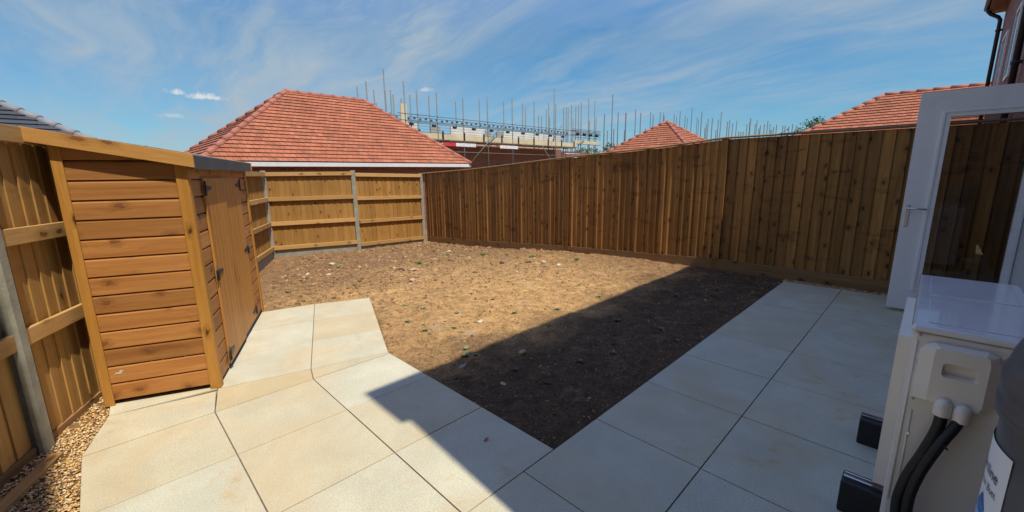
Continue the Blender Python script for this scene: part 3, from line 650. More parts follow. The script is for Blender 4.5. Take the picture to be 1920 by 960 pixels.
# roof: mono-pitch, felt wrapped over the front edge, bargeboards on both ends
def zr(t): return 1.553-(t)*0.19
mb = MB(); A = [(-0.655, zr(-0.655)-0.018), (0.066, zr(0.066)-0.018), (0.066, zr(0.066)), (-0.655, zr(-0.655))]
mb.loft([S(-0.05, t, z) for t, z in A], [S(SW+0.05, t, z) for t, z in A])
A = [(0.050, 1.462), (0.068, 1.462), (0.070, zr(0.07)+0.004), (-0.657, zr(-0.657)+0.004), (-0.657, zr(-0.657)+0.001), (0.05, zr(0.05)+0.001)]
mb.loft([S(-0.046, t, z) for t, z in A], [S(SW+0.046, t, z) for t, z in A]); mb.build('roof', 'felt', shed)
for s, ds in ((-0.068, 0.018), (SW+0.05, 0.018)):
    mb = MB(); A = [(-0.67, zr(-0.67)-0.068), (0.075, zr(0.075)-0.07), (0.075, zr(0.075)+0.008), (-0.67, zr(-0.67)+0.01)]
    ps = [S(s, t, z) for t, z in A]; ring0 = [ps[0], ps[3], ps[3]+SDv*ds, ps[0]+SDv*ds]; ring1 = [ps[1], ps[2], ps[2]+SDv*ds, ps[1]+SDv*ds]
    mb.loft(ring0, ring1, tone=0.5); mb.build('bargeboard', 'barge', shed, bevel=0.002)
mb = MB(); mb.box(S(-0.05, -0.672, zr(-0.67)-0.07), SDv*(SW+0.1), SNv*0.016, Zv*0.075); mb.build('back_fascia', 'barge', shed)
# dried white splash marks on the two lowest boards
mb = MB(); random.seed(5)
def blot(t, z, r, asp=1.6):
    n = 12; c = S(-0.0136, t, z); mb.face([c+SNv*math.cos(6.283*k/n)*r*asp*random.uniform(.6, 1.1)+Zv*math.sin(6.283*k/n)*r*random.uniform(.6, 1.1) for k in range(n)][::-1])
blot(-0.50, 0.21, 0.009, 2.2); blot(-0.485, 0.222, 0.008, 1.6); blot(-0.52, 0.203, 0.004)
for _ in range(16): blot(random.uniform(-0.36, -0.05), random.choice((0.245, 0.25))+random.uniform(-0.008, 0.01), random.uniform(0.001, 0.003))
mb.build('paint_splash', 'stone_white', shed)
random.seed(21)

# ================================================================== HOUSES
def hip_roof(name, parent, x0, x1, y0, y1, ze, rA, rB, zr_, mat, rmat, course=0.2):
    """rectangle eaves x0..x1,y0..y1 at ze, ridge from rA to rB at zr_"""
    c = {'sw': V((x0, y0, ze)), 'se': V((x1, y0, ze)), 'ne': V((x1, y1, ze)), 'nw': V((x0, y1, ze))}
    A, B = V((*rA, zr_)), V((*rB, zr_))
    alongx = abs(rB[0]-rA[0]) >= abs(rB[1]-rA[1])
    if alongx: faces = [(c['sw'], c['se'], A, B), (c['ne'], c['nw'], B, A), (c['se'], c['ne'], B, B), (c['nw'], c['sw'], A, A)]; hips = [(c['sw'], A), (c['nw'], A), (c['se'], B), (c['ne'], B), (A, B)]
    else: faces = [(c['se'], c['ne'], A, B), (c['nw'], c['sw'], B, A), (c['sw'], c['se'], A, A), (c['ne'], c['nw'], B, B)]; hips = [(c['sw'], A), (c['se'], A), (c['nw'], B), (c['ne'], B), (A, B)]
    mb = MB()
    for P, Q, PT, QT in faces:
        u = (Q-P).normalized(); n = (Q-P).cross(PT-P).normalized(); sl = (((PT+QT)/2-(P+Q)/2)-u*(((PT+QT)/2-(P+Q)/2).dot(u))).length
        N = max(4, round(sl/course))
        for i in range(N):
            a, b = i/N, (i+1)/N; l0, l1 = P.lerp(PT, a), P.lerp(PT, b); r0, r1 = Q.lerp(QT, a), Q.lerp(QT, b)
            up0 = n*0.028
            f = lambda p: ((p-P).dot(u)+0.0, 0)
            q = [l0+up0, r0+up0, r1, l1]; vv = [i*course+0.004, i*course+0.004, (i+1)*course-0.001, (i+1)*course-0.001]
            mb.face(q, [((p-P).dot(u), v) for p, v in zip(q, vv)])
            q = [l0-n*0.004, r0-n*0.004, r0+up0, l0+up0]; mb.face(q, [((p-P).dot(u), i*course) for p in q])  # riser takes the dark gap colour, a painted shadow line under each course
    rf = mb.build('roof', mat, parent)
    mb = MB()
    for a, b in hips:
        L = (b-a).length; n = max(1, round(L/0.42)); d = (b-a)/max(L, 1e-6)
        if L < 0.05: continue
        for k in range(n):
            p, q = a+d*(L*k/n), a+d*(L*(k+1)/n+0.02); mb.tube([p+V((0, 0, -0.018)), q+V((0, 0, -0.030))], [0.100, 0.090], n=10)
    mb.build('ridge_tiles', rmat, rf)
    return rf
def garage(label, x0, x1, y0, y1, ze, rA, rB, zr_, mat='clay', rmat='clay_ridge', wall='brick', gbase=-0.62):
    t = thing('garage', ((x0+x1)/2, (y0+y1)/2, gbase), label, 'garage')
    mb = MB(); o = 0.28; mb.wallbox(x0+o, y0+o, gbase, x1-o, y1-o, ze-0.1); mb.build('wall', wall, t)
    hip_roof('roof', t, x0, x1, y0, y1, ze, rA, rB, zr_, mat, rmat)
    mb = MB(); h = 0.13
    for a, b in (((x0, y0), (x1, y0)), ((x1, y0), (x1, y1)), ((x1, y1), (x0, y1)), ((x0, y1), (x0, y0))):
        d = V((b[0]-a[0], b[1]-a[1], 0)); n = V((d.y, -d.x, 0)).normalized()
        mb.box(V((*a, ze-h))+n*0.0, d, -n*0.02, (0, 0, h-0.012))
    mb.box((x0+0.02, y0+0.02, ze-h+0.01), (x1-x0-0.04, 0, 0), (0, y1-y0-0.04, 0), (0, 0, 0.012))
    mb.build('fascia', 'white_fascia', t)
    return t
g1 = garage('brick garage with a large orange red hipped tile roof behind the far fence', -19.6, -13.0, 1.93, 10.68, 1.815, (-16.3, 5.17), (-16.3, 8.02), 4.30)
# wall face nearest the fence has a pale door lintel line hidden; gutter along the white fascia
garage('small garage with a pyramid shaped red tile roof showing over the middle of the fence', -13.3, -7.3, 18.7, 24.7, 1.9, (-10.32, 21.7), (-10.28, 21.7), 3.98)
garage('garage with a wide orange tile roof showing over the fence behind the open door', -5.3, 6.0, 18.5, 25.5, 1.9, (-1.8, 22.0), (2.6, 22.0), 4.20)
garage('house with dark slate roof and pale grey hip tiles beyond the left fence', -19.6, -13.0, -7.6, 1.0, 1.75, (-16.3, -4.3), (-16.3, -2.3), 3.78, 'slate', 'slate_ridge')

def gable_house(name, label, y0, y1, ze, loc, x0=0.72, x1=9.0):
    t = thing(name, loc, label, 'house'); xr = (x0+x1)/2; zrr = ze+(xr-x0+0.3)*0.84
    mb = MB(); mb.wallbox(x0, y0, -0.62, x1, y1, ze)
    for y in (y0, y1): mb.face([(x0, y, ze), (x1, y, ze), (xr, y, zrr-0.25)] if y == y0 else [(x1, y, ze), (x0, y, ze), (xr, y, zrr-0.25)], [(x0, ze), (x1, ze), (xr, zrr)])
    mb.build('wall', 'brick', t)
    mb = MB()
    for sgn, xe in ((1, x0-0.3), (-1, x1+0.3)):
        N = 20
        for i in range(N):
            a, b = i/N, (i+1)/N; xa, xb = lerp(xe, xr, a), lerp(xe, xr, b); za, zb = lerp(ze, zrr, a), lerp(ze, zrr, b)
            q = [(xa, y0-0.004, za+0.03), (xa, y1+0.06, za+0.03), (xb, y1+0.06, zb), (xb, y0-0.004, zb)]
            mb.face(q if sgn < 0 else q[::-1], [(p[1], i*0.3+(0.3 if k > 1 else 0)) for k, p in enumerate(q if sgn < 0 else q[::-1])])
        q = [(xe, y0-0.004, ze-0.02), (xe, y1+0.06, ze-0.02), (xr, y1+0.06, zrr-0.05), (xr, y0-0.004, zrr-0.05)]; mb.face(q if sgn > 0 else q[::-1])
    mb.build('roof', 'clay', t)
    mb = MB(); mb.box((x0-0.3, y0-0.05, ze-0.19), (0.02, 0, 0), (0, y1-y0+0.1, 0), (0, 0, 0.18)); mb.box((x0-0.28, y0-0.05, ze-0.19), (0.28, 0, 0), (0, y1-y0+0.1, 0), (0, 0, 0.015))
    mb.build('soffit', 'soffit_brown', t)
    mb = MB(); mb.tube([(x0-0.35, y0-0.05, ze-0.05), (x0-0.35, y1+0.05, ze-0.05)], 0.055, 10); mb.build('gutter', 'black_plastic', t)
    return t
M['soffit_brown'] = plain('brown_soffit', (0.12, 0.07, 0.05), 0.6)
own = gable_house('house', 'brick house whose open white glazed door swings out over the patio', 0.94, 6.62, 5.30, (0.72, 3.8, 0))
nb = gable_house('house', 'tall red brick house with black downpipes in the top right corner', 8.6, 17.6, 5.62, (0.72, 13, 0))
gable_house('house', 'brick house standing beside the viewer that shades the gravel strip at the left', -8.5, -0.62, 5.30, (0, -4.5, 0), x0=-0.55)
for y in (17.35, 10.55):
    mb = MB(); mb.tube([(0.39, y, 5.55), (0.40, y, 5.44), (0.46, y, 5.36), (0.60, y, 5.26), (0.645, y, 5.18), (0.645, y, -0.5)], 0.042, 10); mb.build('downpipe', 'black_plastic', nb)
    for z in (3.0, 4.9):
        mb = MB(); mb.lathe(0.645, y, [(0.047, z), (0.055, z+0.01), (0.055, z+0.05), (0.047, z+0.06)], 12); mb.box((0.64, y-0.07, z+0.015), (0.08, 0, 0), (0, 0.14, 0), (0, 0, 0.03))
        mb.build('pipe_clip', 'black_plastic', nb)
for y0_, y1_, z0, z1 in ((12.5, 13.3, 3.1, 4.4), (14.8, 15.9, 3.1, 4.4)):
    mb = MB()
    for a in ((y0_, z0, y1_-y0_, 0.06), (y0_, z1-0.06, y1_-y0_, 0.06), (y0_, z0+0.06, 0.06, z1-z0-0.12), (y1_-0.06, z0+0.06, 0.06, z1-z0-0.12)): mb.box((0.69, a[0], a[1]), (0.06, 0, 0), (0, a[2], 0), (0, 0, a[3]))
    wf = mb.build('window_frame', 'white_upvc', nb)
    mb = MB(); mb.box((0.705, y0_+0.06, z0+0.06), (0.03, 0, 0), (0, y1_-y0_-0.12, 0), (0, 0, z1-z0-0.12)); mb.build('window_pane', 'dark_glass', wf)
# doorway and frame of the near house
mb = MB(); mb.box((0.70, 4.60, 0.03), (0.06, 0, 0), (0, 0.06, 0), (0, 0, 2.1)); mb.box((0.70, 5.66, 0.03), (0.06, 0, 0), (0, 0.06, 0), (0, 0, 2.1)); mb.box((0.70, 4.66, 2.07), (0.06, 0, 0), (0, 1.0, 0), (0, 0, 0.06)); mb.box((0.62, 4.60, 0.002), (0.14, 0, 0), (0, 1.12, 0), (0, 0, 0.027))
mb.build('door_frame', 'white_upvc', own)
mb = MB(); mb.box((0.712, 4.66, 0.03), (0.02, 0, 0), (0, 1.0, 0), (0, 0, 2.04)); mb.build('doorway', 'dark', own)
mb = MB(); mb.tube([(0.37, 6.45, 5.25), (0.40, 6.45, 5.12), (0.60, 6.45, 4.95), (0.645, 6.45, 4.85), (0.645, 6.45, 0.1)], 0.036, 10); mb.build('downpipe', 'black_plastic', own)
# the open leaf, standing square to the wall
mb = MB(); dy0, th = 5.585, 0.05; X0, X1, Zb, Zt = -0.195, 0.70, 0.03, 2.098; gx0, gx1, gz0, gz1 = -0.005, 0.545, 0.262, 1.895
for a in ((X0, Zb, gx0-X0, Zt-Zb), (gx1, Zb, X1-gx1, Zt-Zb), (gx0, Zb, gx1-gx0, gz0-Zb), (gx0, gz1, gx1-gx0, Zt-gz1)):
    mb.box((a[0], dy0, a[1]), (a[2], 0, 0), (0, th, 0), (0, 0, a[3]))
leaf = mb.build('door', 'white_upvc', own, label='open white glazed door leaf standing square to the house wall')
mb = MB()
for dy, o in ((dy0-0.010, 0.0), (dy0+th, 0.0)):
    for w, dd in ((0.035, 0.010), (0.02, 0.016)):
        yy = dy if dy < dy0 else dy; off = 0.0 if dd == 0.010 else 0.035
        y_ = dy0-dd if dy < dy0 else dy0+th
        for a in ((gx0-off-w+0.03, gz0-off-w+0.03, w, gz1-gz0+2*(off+w-0.03)), (gx1+off-0.03, gz0-off-w+0.03, w, gz1-gz0+2*(off+w-0.03)), (gx0-off+0.03, gz0-off-w+0.03, gx1-gx0+2*off-0.06, w), (gx0-off+0.03, gz1+off-0.03, gx1-gx0+2*off-0.06, w)):
            mb.box((a[0], y_, a[1]), (a[2], 0, 0), (0, dd, 0), (0, 0, a[3]))
mb.build('glazing_bead', 'white_upvc', leaf, bevel=0.003)
mb = MB(); mb.box((gx0+0.001, dy0+0.02, gz0+0.001), (gx1-gx0-0.002, 0, 0), (0, 0.006, 0), (0, 0, gz1-gz0-0.002)); mb.build('glass_pane', 'glass', leaf)
mb = MB(); mb.box((-0.170, dy0-0.008, 0.86), (0.030, 0, 0), (0, 0.008, 0), (0, 0, 0.21)); mb.tube([(-0.155, dy0, 1.035), (-0.155, dy0-0.05, 1.035)], 0.010, 12)
mb.tube([(-0.157, dy0-0.05, 1.035), (-0.10, dy0-0.055, 1.035), (-0.02, dy0-0.05, 1.030)], 0.009, 12); mb.tube([(-0.155, dy0-0.008, 0.93), (-0.155, dy0-0.014, 0.93)], 0.008, 12)
mb.build('handle', 'steel', leaf, bevel=0.003)

# ================================================================== HEAT PUMP
hx0, hx1, hy0, hy1, hz0, hz1 = 0.013, 0.335, 1.97, 2.95, 0.09, 0.877
HK = 0.9517
def KX(x): return x*HK
def KZ(z): return 1.41-(1.41-z)*HK
def KP(p): return (p[0]*HK, p[1]*HK, max(KZ(p[2]), 0.02))
hp = thing('heat_pump', (0.18, 2.57, 0), 'ivory air source heat pump unit with black pipes beside the house wall', 'heat pump')
mb = MB(); mb.box((hx0, hy0, hz0), (hx1-hx0, 0, 0), (0, hy1-hy0, 0), (0, 0, hz1-0.028-hz0)); mb.build('casing', 'hp_white', hp, bevel=0.012)
mb = MB(); mb.box((hx0-0.006, hy0-0.006, hz1-0.026), (hx1-hx0+0.012, 0, 0), (0, hy1-hy0+0.012, 0), (0, 0, 0.026)); lid = mb.build('lid', 'hp_top', hp, bevel=0.011)
mb = MB(); mb.box((hx0+0.035, hy0+0.05, hz1), (hx1-hx0-0.07, 0, 0), (0, 0.38, 0), (0, 0, 0.0035)); mb.box((hx0+0.035, hy0+0.52, hz1), (hx1-hx0-0.07, 0, 0), (0, 0.40, 0), (0, 0, 0.0035)); mb.build('embossed_panel', 'hp_top', lid, bevel=0.003)
# fan grille on the front, facing the garden
mb = MB(); gy0, gy1, gz0_, gz1_ = 2.06, 2.72, 0.17, 0.80
for a in ((gy0, gz0_, gy1-gy0, 0.03), (gy0, gz1_-0.03, gy1-gy0, 0.03), (gy0, gz0_+0.03, 0.03, gz1_-gz0_-0.06), (gy1-0.03, gz0_+0.03, 0.03, gz1_-gz0_-0.06)): mb.box((hx0-0.036, a[0], a[1]), (0.036, 0, 0), (0, a[2], 0), (0, 0, a[3]))
for k in range(15):
    z = gz0_+0.05+k*(gz1_-gz0_-0.1)/14; mb.tube([(hx0-0.03, gy0+0.02, z), (hx0-0.03, gy1-0.02, z)], 0.0035, 6)
for k in range(7):
    y = gy0+0.08+k*(gy1-gy0-0.16)/6; mb.tube([(hx0-0.027, y, gz0_+0.02), (hx0-0.027, y, gz1_-0.02)], 0.003, 6)
gr = mb.build('fan_grille', 'hp_white', hp)
mb = MB(); c = V((hx0-0.004, (gy0+gy1)/2, 0.5)); n = 28
for r0_, r1_ in ((0.0, 0.27),):
    mb.face([c+V((0, math.cos(6.2832*k/n), math.sin(6.2832*k/n)))*r1_ for k in range(n)][::-1])
mb.build('fan_opening', 'dark', gr)
# service cover on the end panel: stepped trapezoid with a recessed hand grip
def cover():
    mb = MB(); y = hy0
    outer = [(0.040, 0.575), (0.222, 0.575), (0.240, 0.60), (0.240, 0.755), (0.228, 0.785), (0.205, 0.797), (0.075, 0.797), (0.052, 0.785), (0.040, 0.765)]
    inner = [(0.078, 0.583), (0.205, 0.583), (0.212, 0.60), (0.212, 0.755), (0.208, 0.778), (0.198, 0.787), (0.090, 0.787), (0.080, 0.780), (0.078, 0.765)]
    outer = [(KX(x), KZ(z)) for x, z in outer]; inner = [(KX(x), KZ(z)) for x, z in inner]
    n = len(outer); mb.mesh([(x, y-0.001, z) for x, z in outer]+[(x, y-0.012, z) for x, z in outer]+[(x, y-0.034, z) for x, z in inner],
        [(i, (i+1) % n, n+(i+1) % n, n+i) for i in range(n)]+[(n+i, n+(i+1) % n, 2*n+(i+1) % n, 2*n+i) for i in range(n)])
    hx = [(0.103, 0.692), (0.112, 0.684), (0.184, 0.684), (0.192, 0.692), (0.192, 0.728), (0.184, 0.737), (0.112, 0.737), (0.103, 0.728)]
    hx = [(KX(x), KZ(z)) for x, z in hx]
    import bmesh
    # plateau with a hole: bridge outer loop to the hole loop
    bm = bmesh.new(); a = [bm.verts.new((x, y-0.034, z)) for x, z in inner]; b = [bm.verts.new((x, y-0.034, z)) for x, z in hx]
    e = [bm.edges.new((a[i], a[(i+1) % n])) for i in range(n)]+[bm.edges.new((b[i], b[(i+1) % 8])) for i in range(8)]
    bmesh.ops.triangle_fill(bm, use_beauty=True, edges=e); bm.verts.index_update()
    vs = [v.co.copy() for v in bm.verts]; fs = [[v.index for v in f.verts] for f in bm.faces]; bm.free()
    mb.mesh(vs, fs)
    m = len(hx); rim = [(x, y-0.034, z) for x, z in hx]; back = [(x+(0.006 if x < KX(0.15) else -0.006), y-0.006, z+(0.004 if z < KZ(0.71) else -0.004)) for x, z in hx]
    mb.mesh(rim+back, [(i, (i+1) % m, m+(i+1) % m, m+i) for i in range(m)]+[tuple(range(m, 2*m))]); return mb
cv = cover().build('service_cover', 'hp_white', hp, merge=True)
for x, z in ((KX(0.123), KZ(0.592)), (KX(0.170), KZ(0.586))):
    mb = MB(); pr = [(0.0, 1.0)]
    P = []
    for k in range(7):
        a = k/6*math.pi/2; P.append((0.0225*math.cos(a), 0.028*math.sin(a)))
    n = 20; ring = [[V((x+r*math.cos(6.2832*q/n), hy0-0.045-0.0*r, z-0.012+h)) + V((0, r*math.sin(6.2832*q/n), 0)) for q in range(n)] for r, h in P]
    base = [V((p.x, p.y, p.z-0.03)) for p in ring[0]]
    rings = [base]+ring
    for A, B in zip(rings, rings[1:]):
        for q in range(n): mb.face([A[q], A[(q+1) % n], B[(q+1) % n], B[q]], smooth=True)
    mb.build('pipe_boot', 'hp_white', hp, merge=True)
def smooth_path(pts, sub=8):
    pts = [V(p) for p in pts]; out = []
    for i in range(len(pts)-1):
        p0, p1, p2, p3 = pts[max(i-1, 0)], pts[i], pts[i+1], pts[min(i+2, len(pts)-1)]
        for k in range(sub):
            t = k/sub; out.append(0.5*((2*p1)+(-p0+p2)*t+(2*p0-5*p1+4*p2-p3)*t*t+(-p0+3*p1-3*p2+p3)*t**3))
    return out+[pts[-1]]
mb = MB(); mb.tube(smooth_path([KP(p) for p in [(0.123, 2.025, 0.575), (0.121, 2.02, 0.50), (0.098, 2.00, 0.40), (0.066, 1.985, 0.28), (0.055, 1.98, 0.16), (0.075, 1.985, 0.05), (0.14, 1.99, 0.0)]]), 0.0165, 14); mb.build('pipe', 'black_plastic', hp)
mb = MB(); mb.tube(smooth_path([KP(p) for p in [(0.170, 2.025, 0.57), (0.160, 2.01, 0.525), (0.128, 1.985, 0.44), (0.095, 1.965, 0.32), (0.082, 1.955, 0.2), (0.10, 1.96, 0.07), (0.18, 1.965, 0.0)]]), 0.0150, 14)
mb.tube([KP((0.133, 1.985, 0.462)), KP((0.150, 1.965, 0.452))], 0.003, 6); mb.build('pipe', 'black_plastic', hp)
mb = MB()
for x, z in ((0.034, 0.815), (0.042, 0.728), (0.047, 0.590), (0.05, 0.42), (0.145, 0.579)):
    x, z = KX(x), KZ(z); mb = MB(); mb.tube([(x, hy0+0.002, z), (x, hy0-0.005, z)], 0.0042, 10); mb.build('screw', 'steel', hp)

mb = MB()
mb.tube([(0.028, hy0-0.0005, 0.82), (0.028, hy0-0.0005, 0.18)], 0.0035, 6); mb.tube([(0.038, hy0-0.0005, 0.78), (0.038, hy0-0.0005, 0.745)], 0.004, 8); mb.tube([(0.038, hy0-0.0005, 0.71), (0.043, hy0-0.0005, 0.60)], 0.004, 8); mb.tube([(0.046, hy0-0.0005, 0.56), (0.046, hy0-0.0005, 0.20)], 0.003, 8)
mb.build('pressed_rib', 'hp_white', hp)
for y in (2.035, 2.655):
    mb = MB(); A = [(y-0.01, 0.0), (y+0.11, 0.0), (y+0.10, 0.135), (y, 0.135)]
    mb.loft([(-0.118, a, z) for a, z in A][::-1], [(0.43, a, z) for a, z in A][::-1]); ft = mb.build('foot', 'black_plastic', hp, bevel=0.008)
    mb = MB()
    for k in (0.030, 0.062): mb.box((-0.112, y+k, 0.1355), (0.54, 0, 0), (0, 0.006, 0), (0, 0, 0.010))
    mb.box((-0.112, y+0.036, 0.1355), (0.54, 0, 0), (0, 0.026, 0), (0, 0, 0.003)); mb.build('channel', 'steel', ft)

# ================================================================== WATER BUTT
bx, by = 0.384, 1.25
wb = thing('water_butt', (bx, by, 0), 'dark grey plastic water butt with white label at the right edge', 'water butt')
mb = MB(); mb.lathe(bx, by, [(0.0, 0.0), (0.235, 0.0), (0.225, 0.02), (0.21, 0.25), (0.215, 0.27), (0.0, 0.27)], 40); mb.build('stand', 'black_plastic', wb)
mb = MB(); mb.lathe(bx, by, [(0.19, 0.27), (0.205, 0.275), (0.215, 0.30), (0.224, 0.5), (0.2275, 0.56), (0.228, 0.80), (0.2265, 0.88), (0.2275, 0.93), (0.22, 0.95)], 56); body = mb.build('barrel', 'barrel', wb)
mb = MB(); mb.lathe(bx, by, [(0.228, 0.925), (0.238, 0.925), (0.240, 0.935), (0.240, 0.955), (0.236, 0.96), (0.238, 0.975), (0.240, 1.01), (0.234, 1.022), (0.228, 1.05), (0.214, 1.09), (0.19, 1.125), (0.14, 1.155), (0.07, 1.17), (0.0, 1.174)], 56); mb.build('lid', 'barrel', wb)
def on_barrel(a, z, r=0.2305): return V((bx+r*math.cos(a), by+r*math.sin(a), z))
def curved(mb, a0, a1, z0, z1, r, n=16):
    for k in range(n):
        p, q = lerp(a0, a1, k/n), lerp(a0, a1, (k+1)/n); mb.face([on_barrel(p, z0, r), on_barrel(q, z0, r), on_barrel(q, z1, r), on_barrel(p, z1, r)])
LA0, LA1 = R_(158), R_(203)
mb = MB(); curved(mb, LA0, LA1, 0.635, 0.862, 0.2292); 
M['label_white'] = plain('label_paper', (0.72, 0.76, 0.80), 0.5, var=0.03); M['label_blue'] = plain('label_light_blue', (0.18, 0.42, 0.68), 0.5, var=0.25, scale=20); M['label_ink'] = plain('label_ink', (0.015, 0.02, 0.07), 0.5); M['label_drop'] = plain('label_droplet', (0.03, 0.14, 0.42), 0.5, var=0.4, scale=40)
lab = mb.build('label', 'label_white', body)
mb = MB(); curved(mb, LA0, LA1, 0.640, 0.690, 0.2297); mb.build('label_band', 'label_blue', lab)
mb = MB(); curved(mb, R_(184), R_(192), 0.648, 0.672, 0.2301, 5); mb.build('label_panel', 'label_white', lab)
mb = MB(); n = 20
ca, cz = R_(185), 0.715
mb.face([on_barrel(ca+R_(6)*math.cos(6.2832*k/n)*(1 if math.sin(6.2832*k/n) < 0 else 1-0.75*math.sin(6.2832*k/n)), cz+0.022*math.sin(6.2832*k/n)*(1.3 if math.sin(6.2832*k/n) > 0 else 0.9), 0.2303) for k in range(n)]); mb.build('droplet', 'label_drop', lab)
def wrap_text(txt, size, a_mid, z, mat='label_ink'):
    cu = bpy.data.curves.new('lettering', 'FONT'); cu.body = txt; cu.size = size; cu.align_x = 'CENTER'; cu.resolution_u = 3
    o = bpy.data.objects.new('lettering_tmp', cu); COL.objects.link(o); bpy.context.view_layer.update()
    me = bpy.data.meshes.new_from_object(o.evaluated_get(bpy.context.evaluated_depsgraph_get())); bpy.data.objects.remove(o, do_unlink=True)
    for v in me.vertices: v.co = on_barrel(a_mid+v.co.x/0.2292, z+v.co.y, 0.2305)
    me.materials.clear(); me.materials.append(M[mat]); me.name = 'lettering'
    ob = bpy.data.objects.new('lettering', me); COL.objects.link(ob); ob.parent = lab; return ob
wrap_text('Slimline', 0.034, R_(184), 0.790); wrap_text('Water Butt', 0.022, R_(185), 0.760)

# ================================================================== BUILDING SITE
bs = thing('building_site_house', (-33, 25, -0.62), 'long unfinished brick terrace with pale blockwork wrapped in scaffolding behind the tiled garage', 'building')
mb = MB(); mb.wallbox(-40, 14.5, -0.62, -29.6, 37.2, 3.95); mb.wallbox(-40, 38.6, -0.62, -31.0, 44.5, 3.9); mb.build('wall', 'brick', bs)
for y0_, y1_ in ((17.5, 18.9), (22.2, 26.0), (28.4, 37.0)):
    mb = MB(); mb.box((-29.75, y0_, 3.95), (0.15, 0, 0), (0, y1_-y0_, 0), (0, 0, 1.45)); mb.build('blockwork', 'blockwork', bs)
mb = MB(); mb.box((-39.9, 14.6, 3.95), (0.15, 0, 0), (0, 22, 0), (0, 0, 1.2)); mb.build('blockwork', 'blockwork', bs)
for y0_, y1_ in ((15.4, 17.4), (20.2, 21.2), (26.0, 26.9), (27.6, 28.35)):
    mb = MB(); mb.box((-29.8, y0_, 3.95), (0.15, 0, 0), (0, y1_-y0_, 0), (0, 0, 1.35)); mb.build('unfinished_pier', 'stone_grey', bs)
for y in (19.5, 27.5):
    mb = MB(); mb.box((-29.58, y, 1.0), (0.03, 0, 0), (0, 1.3, 0), (0, 0, 1.3)); mb.build('window_opening', 'dark', bs)

PA = [(-28.15,13.47,7.21),(-26.80,13.45,7.37),(-34.50,17.96,8.48),(-34.50,18.12,7.45),(-28.15,15.48,8.66),(-34.50,19.01,8.61),(-28.15,15.93,7.33),(-34.50,19.75,8.34),(-34.50,20.53,8.07),(-26.80,16.20,7.74),(-28.15,17.49,7.18),(-26.80,17.21,7.30),(-34.50,23.45,8.64),(-26.80,18.90,7.36),(-34.50,26.58,8.46),(-26.80,21.36,7.18),(-34.50,29.67,9.00),(-26.80,23.91,7.62),(-34.50,33.16,9.15),(-26.80,26.80,7.77),(-34.50,36.18,9.32),(-34.50,36.66,8.89),(-28.15,31.13,8.16),(-34.50,38.97,8.21),(-34.50,39.50,8.14),(-34.50,40.37,9.08),(-28.15,33.31,8.25),(-34.50,41.00,8.21),(-28.15,34.15,9.78),(-26.80,32.75,7.97)]
PB = [(-28.20,35.76,8.01),(-29.50,37.89,8.44),(-33.00,42.76,9.31),(-28.20,37.10,8.43),(-29.50,39.61,8.76),(-33.00,44.91,9.86),(-28.20,38.84,8.91),(-29.50,42.08,9.83),(-33.00,48.45,10.68),(-28.20,40.46,7.08),(-29.50,43.64,7.85),(-33.00,43.76,8.03)]
PC = [(-25.00,38.48,7.34),(-27.20,42.57,6.11),(-29.40,46.95,10.83),(-25.00,40.35,5.96),(-27.20,44.74,8.28),(-29.40,50.00,6.74),(-25.00,42.74,7.79),(-27.20,46.44,8.39),(-29.40,52.69,9.56),(-25.00,46.00,8.12),(-27.20,51.40,6.90),(-29.40,56.87,9.65),(-25.00,49.03,8.13),(-27.20,55.28,9.27),(-29.40,60.75,9.89),(-25.00,51.91,8.28),(-27.20,59.53,9.35),(-29.40,65.17,9.73),(-25.00,56.45,9.23),(-27.20,63.19,9.45),(-29.40,69.15,9.83),(-25.00,60.18,10.06),(-27.20,67.57,9.60),(-29.40,73.72,9.95)]
PD = [(-17.28,44.00,7.20),(-18.02,47.00,5.95),(-18.88,50.00,7.18),(-20.18,53.00,6.95),(-16.22,44.00,6.52),(-16.87,47.00,5.63),(-17.78,50.00,7.00),(-18.58,53.00,8.14),(-14.80,44.00,6.04),(-15.61,47.00,6.48),(-16.27,50.00,6.47),(-16.84,53.00,6.98),(-13.72,44.00,5.06),(-14.44,47.00,5.22),(-15.15,50.00,5.52),(-15.74,53.00,6.55),(-12.80,44.00,6.19),(-13.71,47.00,6.16),(-14.06,50.00,6.19),(-14.75,53.00,6.86),(-11.93,44.00,5.45),(-12.40,47.00,5.83),(-12.91,50.00,6.39),(-13.44,53.00,6.35),(-10.86,44.00,5.23),(-11.36,47.00,5.67),(-11.53,50.00,5.83),(-12.01,53.00,6.07),(-9.68,44.00,5.19),(-10.06,47.00,5.63),(-10.37,50.00,5.73),(-10.76,53.00,5.67),(-11.04,44.00,4.98),(-12.85,47.00,5.45)]
def standards(lst, parent, r, mat='galv', zb=-0.6):
    for x, y, z in lst:
        mb = MB(); mb.tube([(x, y, zb), (x, y, z)], r, 6); mb.build('pole', mat, parent)
def ledger(parent, a, b, r=0.028, mat='galv', name='ledger'):
    mb = MB(); mb.tube([a, b], r, 6); return mb.build(name, mat, parent)
sc1 = thing('scaffold', (-27.5, 25, -0.62), 'long scaffold with pale toe boards and guard rails in front of the unfinished terrace', 'scaffold')
standards([p for p in PA if p[0] > -30], sc1, 0.044)
for z in (5.62, 5.18, 3.98, 3.12, 1.6): ledger(sc1, (-26.76, 15.6, z), (-26.76, 36.4, z))
for z in (5.66, 5.25, 3.98, 2.5): ledger(sc1, (-28.2, 15.4, z), (-28.2, 36.6, z), mat='galv')
for y in (15.8, 20, 24, 28, 32, 36): ledger(sc1, (-26.6, y, 3.94), (-28.4, y, 3.94), name='transom')
